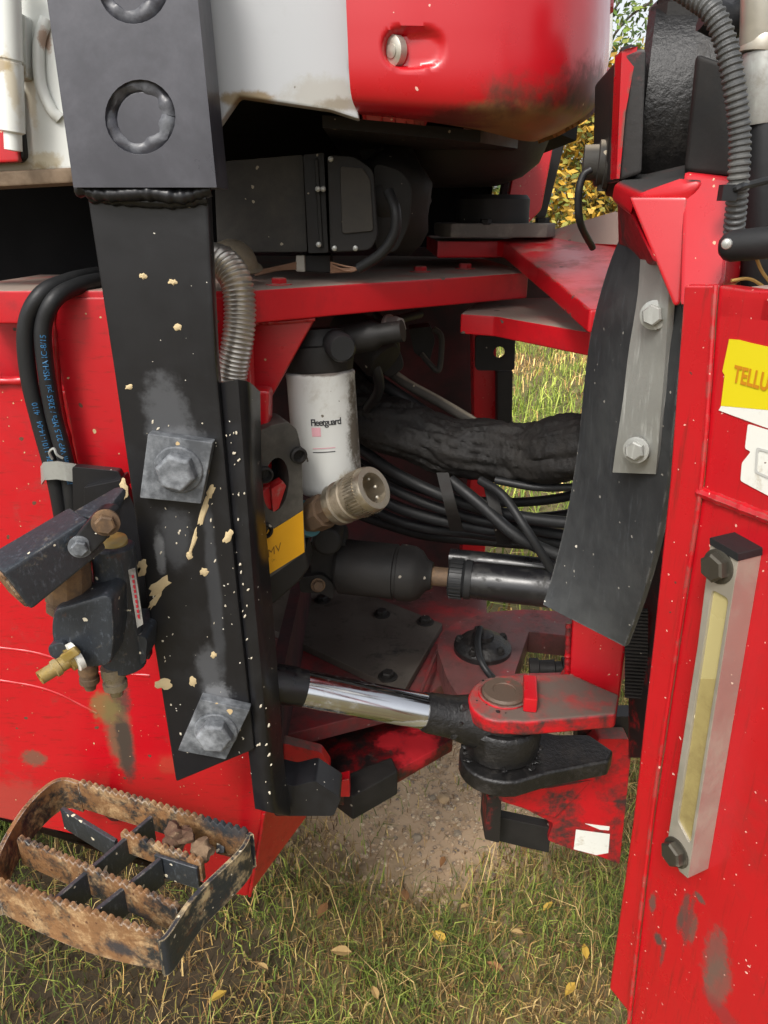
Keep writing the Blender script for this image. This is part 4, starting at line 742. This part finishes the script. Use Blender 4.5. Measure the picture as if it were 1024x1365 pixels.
stp = obj('retaining_strip', sheet(smoothgrid([[a + V((-.004, -.008, 0)), a.lerp(b, .5) + V((-.0042, -.0082, 0)), b + V((-.004, -.008, 0))] for a, b in SP], 3, 5), .006), steel, t, sm=45)
sn_ = V((-.62, -.78, .05))
for x, y, Y in ((872, 420, .606), (848, 600, .613)): obj('bolt', hexbolt(P(x, y, Y), sn_, .0085, .0065, 1.35), steel, stp)
# ---------------------------------------------------------------- oil filter
t = thing('oil_filter', 'white screw-on oil filter canister with dirty side and printed name', 'oil filter', P(439, 655, .98))
f0, f1 = P(427, 494, .99), P(439, 654, .975); fd = f1 - f0; FL_ = fd.length; fr = .0465
cn = obj('canister', lathe(f0, fd, [(0, .001), (0, fr * .93), (.002, fr * .99), (.005, fr), (.008, fr * .985), (FL_ - .016, fr), (FL_ - .006, fr * .95), (FL_, fr * .8), (FL_, .001)], 48), filterw, t)
fdn = fd.normalized(); fk = (CAM - f0); fk = (fk - fdn * fk.dot(fdn)).normalized(); fe = fk.cross(fdn) * 1
if fe.x < 0: fe = -fe
def cyl(px, py, sc, rot=0):
    q = P(px, py, .95); s0 = (q - f0).dot(fdn); u0 = (q - f0).dot(fe)
    return lambda x, y: f0 + fdn * (s0 - y * sc) + (fk * math.cos((u0 + x * sc) / fr) + fe * math.sin((u0 + x * sc) / fr)) * (fr + .0004)
obj('lettering', text_geo('Fleetguard', .0125, cyl(414, 566, 1), .8, .0002), ink_k, cn, sm=0)
fn = cyl(416, 580, 1); obj('print_mark', ([fn(x, y) for y in (0, .012) for x in (0, .004, .008, .012)], [(0, 1, 5, 4), (1, 2, 6, 5), (2, 3, 7, 6)]), ink_p, cn, sm=0)
for k in range(2):
    fn = cyl(417 , 596 + k * 5, 1); obj('print_line', ([fn(x, y) for y in (0, .0012) for x in (0, .008, .016, .024, .03)], [(0, 1, 6, 5), (1, 2, 7, 6), (2, 3, 8, 7), (3, 4, 9, 8)]), (ink_p, ink_k)[k], cn, sm=0)
obj('filter_head', join(lathe(f0 - fdn * .055, fd, [(0, .001), (0, .036), (.02, .04), (.022, .046), (.04, .046), (.054, .044), (.054, .001)], 36), slab(FR(.97), rnd([(395, 452), (450, 446), (470, 455), (472, 470), (400, 480)], 6), .06)), soot, t)
obj('head_port', lathe(P(456, 464, .93), V((.3, -1, 0)), [(-.05, .018), (0, .018), (.004, .015), (.004, .001)], 24), hosem, t)
obj('head_port', lathe(P(480, 450, 1.0), V((1, -.3, .2)), [(-.05, .02), (.02, .02), (.03, .014), (.06, .014), (.06, .001)], 20), soot, t)
for i, (pts, r_) in enumerate((([(500, 418, 1.2), (520, 440, 1.18), (528, 470, 1.2), (505, 500, 1.22)], .006), ([(470, 425, 1.15), (500, 432, 1.12), (530, 426, 1.15), (560, 418, 1.2)], .007), ([(480, 470, 1.12), (500, 490, 1.1), (505, 520, 1.12), (490, 545, 1.15)], .008))):
    p = cat([P(*q) for q in pts], 8); solo('hydraulic_hose', ['short black hose looping down from the cross plate beside the filter head', 'black hose running level under the cross plate above the filter', 'black hose turning down from the filter head port'][i], 'hose', sweep(p, r_, 12), hosem)
obj('head_fitting', hexbolt(P(520, 438, 1.04), V((.8, -.5, .2)), .016, .018, 1.2), steel, t)
# ---------------------------------------------------------------- casting with plug and yellow plate
t = thing('cast_bracket', 'black cast bracket with an oval hole and yellow plate, between guard and oil filter', 'bracket', P(380, 800, .89))
CP = P3(P(345, 600, .86), P(405, 600, .885), P(408, 740, .885))
cbdy = obj('casting', slab(CP, rnd([(340, 578), (362, 567), (384, 562), (396, 572), (402, 600), (405, 690), (408, 735), (358, 772), (340, 780)], 7), .05, [ell(368, 646, 17, 36, 24, .1)]), mat('cast_black', lin('#34322f'), .5, var=.2, dirt=(lin('#5f5b53'), .35, 12, .2), bump=(.4, 90)), t, bev=.004)
obj('casting_foot', slab3([on(CP, 340, 778), on(CP, 408, 733), on(CP, 413, 757), on(CP, 400, 775), on(CP, 365, 806), on(CP, 340, 812)], V((0, .05, 0))), soot, t, bev=.004)
for x, y, r_ in ((397, 606, .0105), (352, 632, .0105), (352, 706, .0105)): obj('bolt_boss', lathe(on(CP, x, y), CP[1], [(-.01, r_), (.006, r_), (.007, r_ * .75), (0, r_ * .6), (0, .001)], 24), soot, t)
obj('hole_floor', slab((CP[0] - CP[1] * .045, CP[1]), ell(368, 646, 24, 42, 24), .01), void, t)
obj('red_plug', join(lathe(on(CP, 363, 667) - CP[1] * .012, CP[1] + V((.5, 0, .1)), [(-.02, .016), (.0, .017), (.004, .015), (.005, .001)], 24), slab3([on(CP, 362, 652), on(CP, 378, 642), on(CP, 382, 648), on(CP, 372, 678), on(CP, 364, 684)], CP[1] * -.02)), plugr, t, bev=.001)
yp = obj('yellow_plate', slab((CP[0] + CP[1] * .0012, CP[1]), [(354, 714), (358, 706), (366, 705), (404, 681), (406, 736), (358, 766)], .001), yellowo, t)
ya, yb = on((CP[0] + CP[1] * .0018, CP[1]), 357, 744), on((CP[0] + CP[1] * .0018, CP[1]), 377, 732)
obj('lettering', text_geo('MV', 1, lambda x, y: ya + (yb - ya) * (x / 1.5) + V((0, 0, .016)) * y), mat('faded_print', lin('#80580f'), .6, bump=(0, 1)), yp, sm=0)
# ---------------------------------------------------------------- quick coupler
t = thing('quick_coupler', 'knurled brass coloured quick coupler socket pointing out below the oil filter', 'coupler', P(440, 700, .9))
a, b = P(408, 692, .93), P(499, 650, .865); d = b - a; L_ = d.length; k = M(470, 665, .88, 1)
obj('body', lathe(a, d, [(0, .001), (0, 22 * k), (L_ * .12, 22 * k), (L_ * .13, 25 * k), (L_ * .3, 25 * k), (L_ * .31, 21 * k), (L_ * .5, 23 * k), (L_ * .51, .001)], 8), rustpart, t, sm=20)
obj('sleeve', lathe(a, d, [(L_ * .46, 20 * k), (L_ * .47, 29 * k), (L_ * .56, 30 * k), (L_ * .57, 27 * k), (L_ * .63, 27 * k), (L_ * .64, 30 * k), (L_ * .7, 30 * k), (L_ * .71, 28 * k), (L_ * .76, 28 * k), (L_ * .77, 31 * k), (L_ * .96, 31 * k), (L_, 29 * k), (L_, 21 * k), (L_ * .9, 19 * k), (L_ * .78, 17 * k), (L_ * .78, .001)], 40), copper, t)
obj('knurl', join(*[beam(a + d * .79 + (fr_ := (frame(d)[1] * math.cos(q) + frame(d)[2] * math.sin(q))) * 31 * k, a + d * .93 + fr_ * 31 * k, .0016, .002, up=fr_) for q in [2 * math.pi * i / 44 for i in range(44)]]), copper, t)['kind'] = 'stuff'
for i in range(8):
    q = 2 * math.pi * i / 8; obj('locking_ball', lump(a + d * .9 + (frame(d)[1] * math.cos(q) + frame(d)[2] * math.sin(q)) * 19 * k, .0025, i, 2, 1, 0), alu, t)
obj('seal_ring', lathe(a, d, [(-.008, 20 * k), (-.006, 26 * k), (.004, 27 * k), (.006, 22 * k)], 28), teal, t)
obj('elbow', tube([a + d * .02, P(398, 706, .95), P(390, 730, .98)], .02, 14), soot, t)
# ---------------------------------------------------------------- damper rod assembly
t = thing('damper_cylinder', 'black horizontal damper cylinder with ribbed collar, above the bolted cover plate', 'cylinder', P(560, 800, 1.0))
a, b = P(430, 752, 1.05), P(760, 787, .97); d = b - a; L_ = d.length; k = M(600, 770, 1.0, 1)
def at(x): return (x - 430) / 330 * L_
obj('barrel', lathe(a, d, [(at(452), .001), (at(452), 30 * k), (at(458), 38 * k), (at(532), 38 * k), (at(533), 36 * k), (at(537), 36 * k), (at(538), 39 * k), (at(556), 38 * k), (at(566), 33 * k), (at(574), 22 * k), (at(582), 18 * k), (at(582), .001)], 40), soot, t)
obj('rod', lathe(a, d, [(at(580), .001), (at(580), 13 * k), (at(610), 13 * k), (at(610), .001)], 24), rustpart, t)
co_ = obj('collar', lathe(a, d, [(at(604), .001), (at(604), 24 * k), (at(606), 26 * k), (at(622), 26 * k), (at(624), 24 * k), (at(626), 27 * k), (at(634), 26 * k), (at(636), .001)], 36), hosem, t)
fa, fb = frame(d)[1:]
for i in range(24):
    q = 2 * math.pi * i / 24; n = fa * math.cos(q) + fb * math.sin(q); obj('rib', beam(a + d.normalized() * at(606) + n * 26 * k, a + d.normalized() * at(622) + n * 26 * k, .003, .004, up=n), hosem, co_)
obj('tube_sleeve', lathe(a, d, [(at(632), .001), (at(632), 24 * k), (at(640), 25 * k), (at(800), 26 * k), (at(800), .001)], 36), darkoil, t)
obj('end_yoke', join(slab(FR(1.03), rnd([(412, 722), (440, 712), (462, 725), (462, 785), (440, 770), (415, 775)], 8), .07), lathe(P(436, 722, 1.0), V((0, -1, .1)), [(-.06, .022), (0, .022), (.003, .018), (.003, .001)], 24)), soot, t, bev=.004)
obj('mount_ear', slab(FR(1.02), rnd([(398, 770), (430, 766), (446, 780), (444, 800), (430, 792), (400, 790)], 5), .04), soot, t, bev=.004)
obj('mount_bolt', hexbolt(P(424, 780, 1.018), V((.2, -1, .2)), .009, .008), rustpart, t)
solo('guide_rod', 'slim oily rod lying behind the damper cylinder sleeve', 'rod', sweep([P(600, 744, 1.1), P(760, 760, 1.05)], .016, 24), darkoil)
# ---------------------------------------------------------------- steering cylinder
t = thing('steering_cylinder', 'chrome steering cylinder rod reaching to the greasy clevis pin', 'cylinder', P(560, 980, .9))
ec = V((PIN.x, PIN.y, .782)); a = P(340, 905, .865); b = ec.copy(); b.z = P(640, 968, .92).z; d = b - a; L_ = d.length; k = M(500, 935, .89, 1)
def at(x): return (x - 340) / (672 - 340) * L_
obj('rod', lathe(a, d, [(0, .001), (0, 24 * k), (at(565), 24 * k), (at(565), .001)], 40), chrome, t)
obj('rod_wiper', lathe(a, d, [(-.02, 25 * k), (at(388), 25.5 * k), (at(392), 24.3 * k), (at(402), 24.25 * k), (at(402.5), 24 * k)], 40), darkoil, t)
obj('rod_end', join(lathe(a, d, [(at(560), .001), (at(560), 26 * k), (at(568), 27 * k), (at(600), 29 * k), (at(630), 36 * k), (at(650), 40 * k), (at(650), .001)], 32)), greasem, t, jit=.002)
obj('eye', lathe(ec - V((0, 0, .04)), V((0, 0, 1)), [(0, .001), (0, .052), (.004, .057), (.05, .06), (.056, .056), (.058, .05), (.068, .049), (.07, .001)], 48), greasem, t, jit=.0012)
g = []
for i in range(40):
    k2 = rr_.uniform(.78, .97); a = rr_.uniform(0, 6.28); d_, fa2, fb2 = frame(d); g.append(lump(P(340, 905, .865) + d * k2 + (fa2 * math.cos(a) + fb2 * math.sin(a)) * .03, rr_.uniform(.003, .007), i, 2, 1, .6))
o = obj('grease_lumps', join(*g), greasem, t); o['kind'] = 'stuff'
# ---------------------------------------------------------------- wrapped hose bundle and loose hoses
t = None
pth = resample(cat([P(*q) for q in ((420, 505, 1.25), (480, 545, 1.2), (540, 575, 1.16), (610, 598, 1.12), (690, 605, 1.08), (760, 598, 1.02), (830, 590, .98))], 10), 220)
def slr(i):
    def f(a):
        u = V((math.cos(a), math.sin(a), 0)); w = i * .03 + .6 * math.sin(a + i * .02)
        return .0455 + .010 * noise.noise(V((i * .032, u.x * .9, u.y * .9))) + .006 * noise.noise(V((w * 1.2 + 4, u.x * 3, u.y * 3))) - .0045 * max(0, 1 - 6 * abs(noise.noise(V((w * 1.1, u.x * 1.9 + 3, u.y * 1.9))))) + .0018 * noise.noise(V((i * .35, u.x * 8, u.y * 8)))
    return f
solo('hose_bundle', 'thick wrinkled black sleeve wrapping the hose bundle across the joint', 'hose bundle', sweep(pth, slr, 72), sleevem, sm=60)
HB = 'loose black hoses below the wrapped bundle'
def hose(pts, r, lab, grp=HB, m=hosem): return solo('hydraulic_hose', lab, 'hose', tube([P(*q) for q in pts], r, 12), m, grp)
LB = 'black hydraulic hose sagging below the wrapped hose bundle'
hs_ = [[(470, 590, 1.2), (530, 632, 1.15), (610, 668, 1.1), (700, 690, 1.05), (790, 700, 1.0)],
       [(460, 610, 1.22), (530, 655, 1.17), (620, 688, 1.12), (710, 706, 1.07), (800, 720, 1.0)],
       [(455, 640, 1.22), (540, 680, 1.18), (630, 702, 1.13), (720, 716, 1.08), (800, 740, 1.0)],
       [(450, 655, 1.25), (540, 697, 1.2), (640, 712, 1.15), (740, 722, 1.1), (800, 725, 1.05)],
       [(450, 600, 1.28), (540, 645, 1.22), (640, 668, 1.15), (740, 665, 1.1), (820, 640, 1.05)],
       [(470, 620, 1.3), (560, 668, 1.25), (660, 690, 1.2), (760, 685, 1.15), (820, 660, 1.1)],
       [(460, 680, 1.3), (560, 712, 1.25), (660, 722, 1.2), (760, 730, 1.15), (820, 740, 1.1)]]
for i, h_ in enumerate(hs_): hose(h_, (.0095, .0085, .0105, .0095, .008, .009, .0095)[i], 'loose black hose below the wrapped bundle, ' + ('third', 'fourth', 'fifth', 'sixth', 'uppermost', 'second', 'lowest')[i] + ' of the sagging stack')
hose([(600, 640, 1.08), (640, 672, 1.05), (690, 715, 1.02), (750, 742, 1.0), (800, 752, .98)], .0095, 'black hose dipping lowest towards the rubber flap, below the wrapped bundle')
hose([(660, 640, 1.05), (720, 650, 1.03), (790, 648, 1.0)], .006, 'thin grey cable running level under the wrapped bundle', HB)
hose([(640, 640, 1.05), (670, 660, 1.02), (698, 700, .985), (722, 738, .975), (745, 775, .98)], .0068, 'thin black cable dropping from the bundle past the damper sleeve', HB)
hose([(500, 480, 1.25), (540, 510, 1.2), (585, 535, 1.18), (630, 562, 1.15), (670, 590, 1.12)], .0085, 'grey dusty hose lying on top of the wrapped bundle, upper one', 'hoses on top of the bundle', dustyblack)
hose([(460, 478, 1.28), (500, 505, 1.22), (545, 535, 1.19), (590, 565, 1.17)], .010, 'black hose lying on top of the wrapped bundle, nearer the filter', 'hoses on top of the bundle')
for i, (x, y) in enumerate(((592, 672), (655, 690))):
    solo('strap', ['webbing strap round the sagging hoses nearer the oil filter', 'webbing strap round the sagging hoses nearer the rubber flap'][i], 'strap', sheet(smoothgrid([[P(x - 10, y - 42, 1.06), P(x + 6, y - 42, 1.06)], [P(x, y, 1.035), P(x + 16, y, 1.035)], [P(x + 8, y + 36, 1.07), P(x + 26, y + 36, 1.07)]], 2, 5), .003), soot)
t = thing('wiring_plug', 'black wiring plug with a looped pale edged cable under the cross plate', 'plug', P(575, 490, 1.3))
obj('plug_body', slab(FR(1.3), rnd([(545, 438), (575, 435), (580, 455), (572, 485), (552, 470)], 4), .05), soot, t, bev=.004)
obj('plug_loop', tube([P(578, 438, 1.28), P(588, 448, 1.28), P(588, 475, 1.28), P(584, 494, 1.28), P(572, 484, 1.28), P(562, 472, 1.29)], .005, 10), dustyblack, t)
t = thing('solenoid', 'sooty round solenoid and bracket beside the oil filter head', 'solenoid', P(505, 490, 1.15))
obj('can', lathe(P(492, 462, 1.12), V((.6, -.5, -.5)), [(-.06, .001), (-.06, .03), (.03, .032), (.036, .028), (.036, .001)], 28), soot, t)
obj('bracket', slab(FR(1.2), rnd([(470, 420), (520, 430), (540, 490), (520, 505), (480, 480)], 8), .03), soot, t, bev=.004)
for o in bpy.data.objects:
    if '_b' in o: del o['_b']
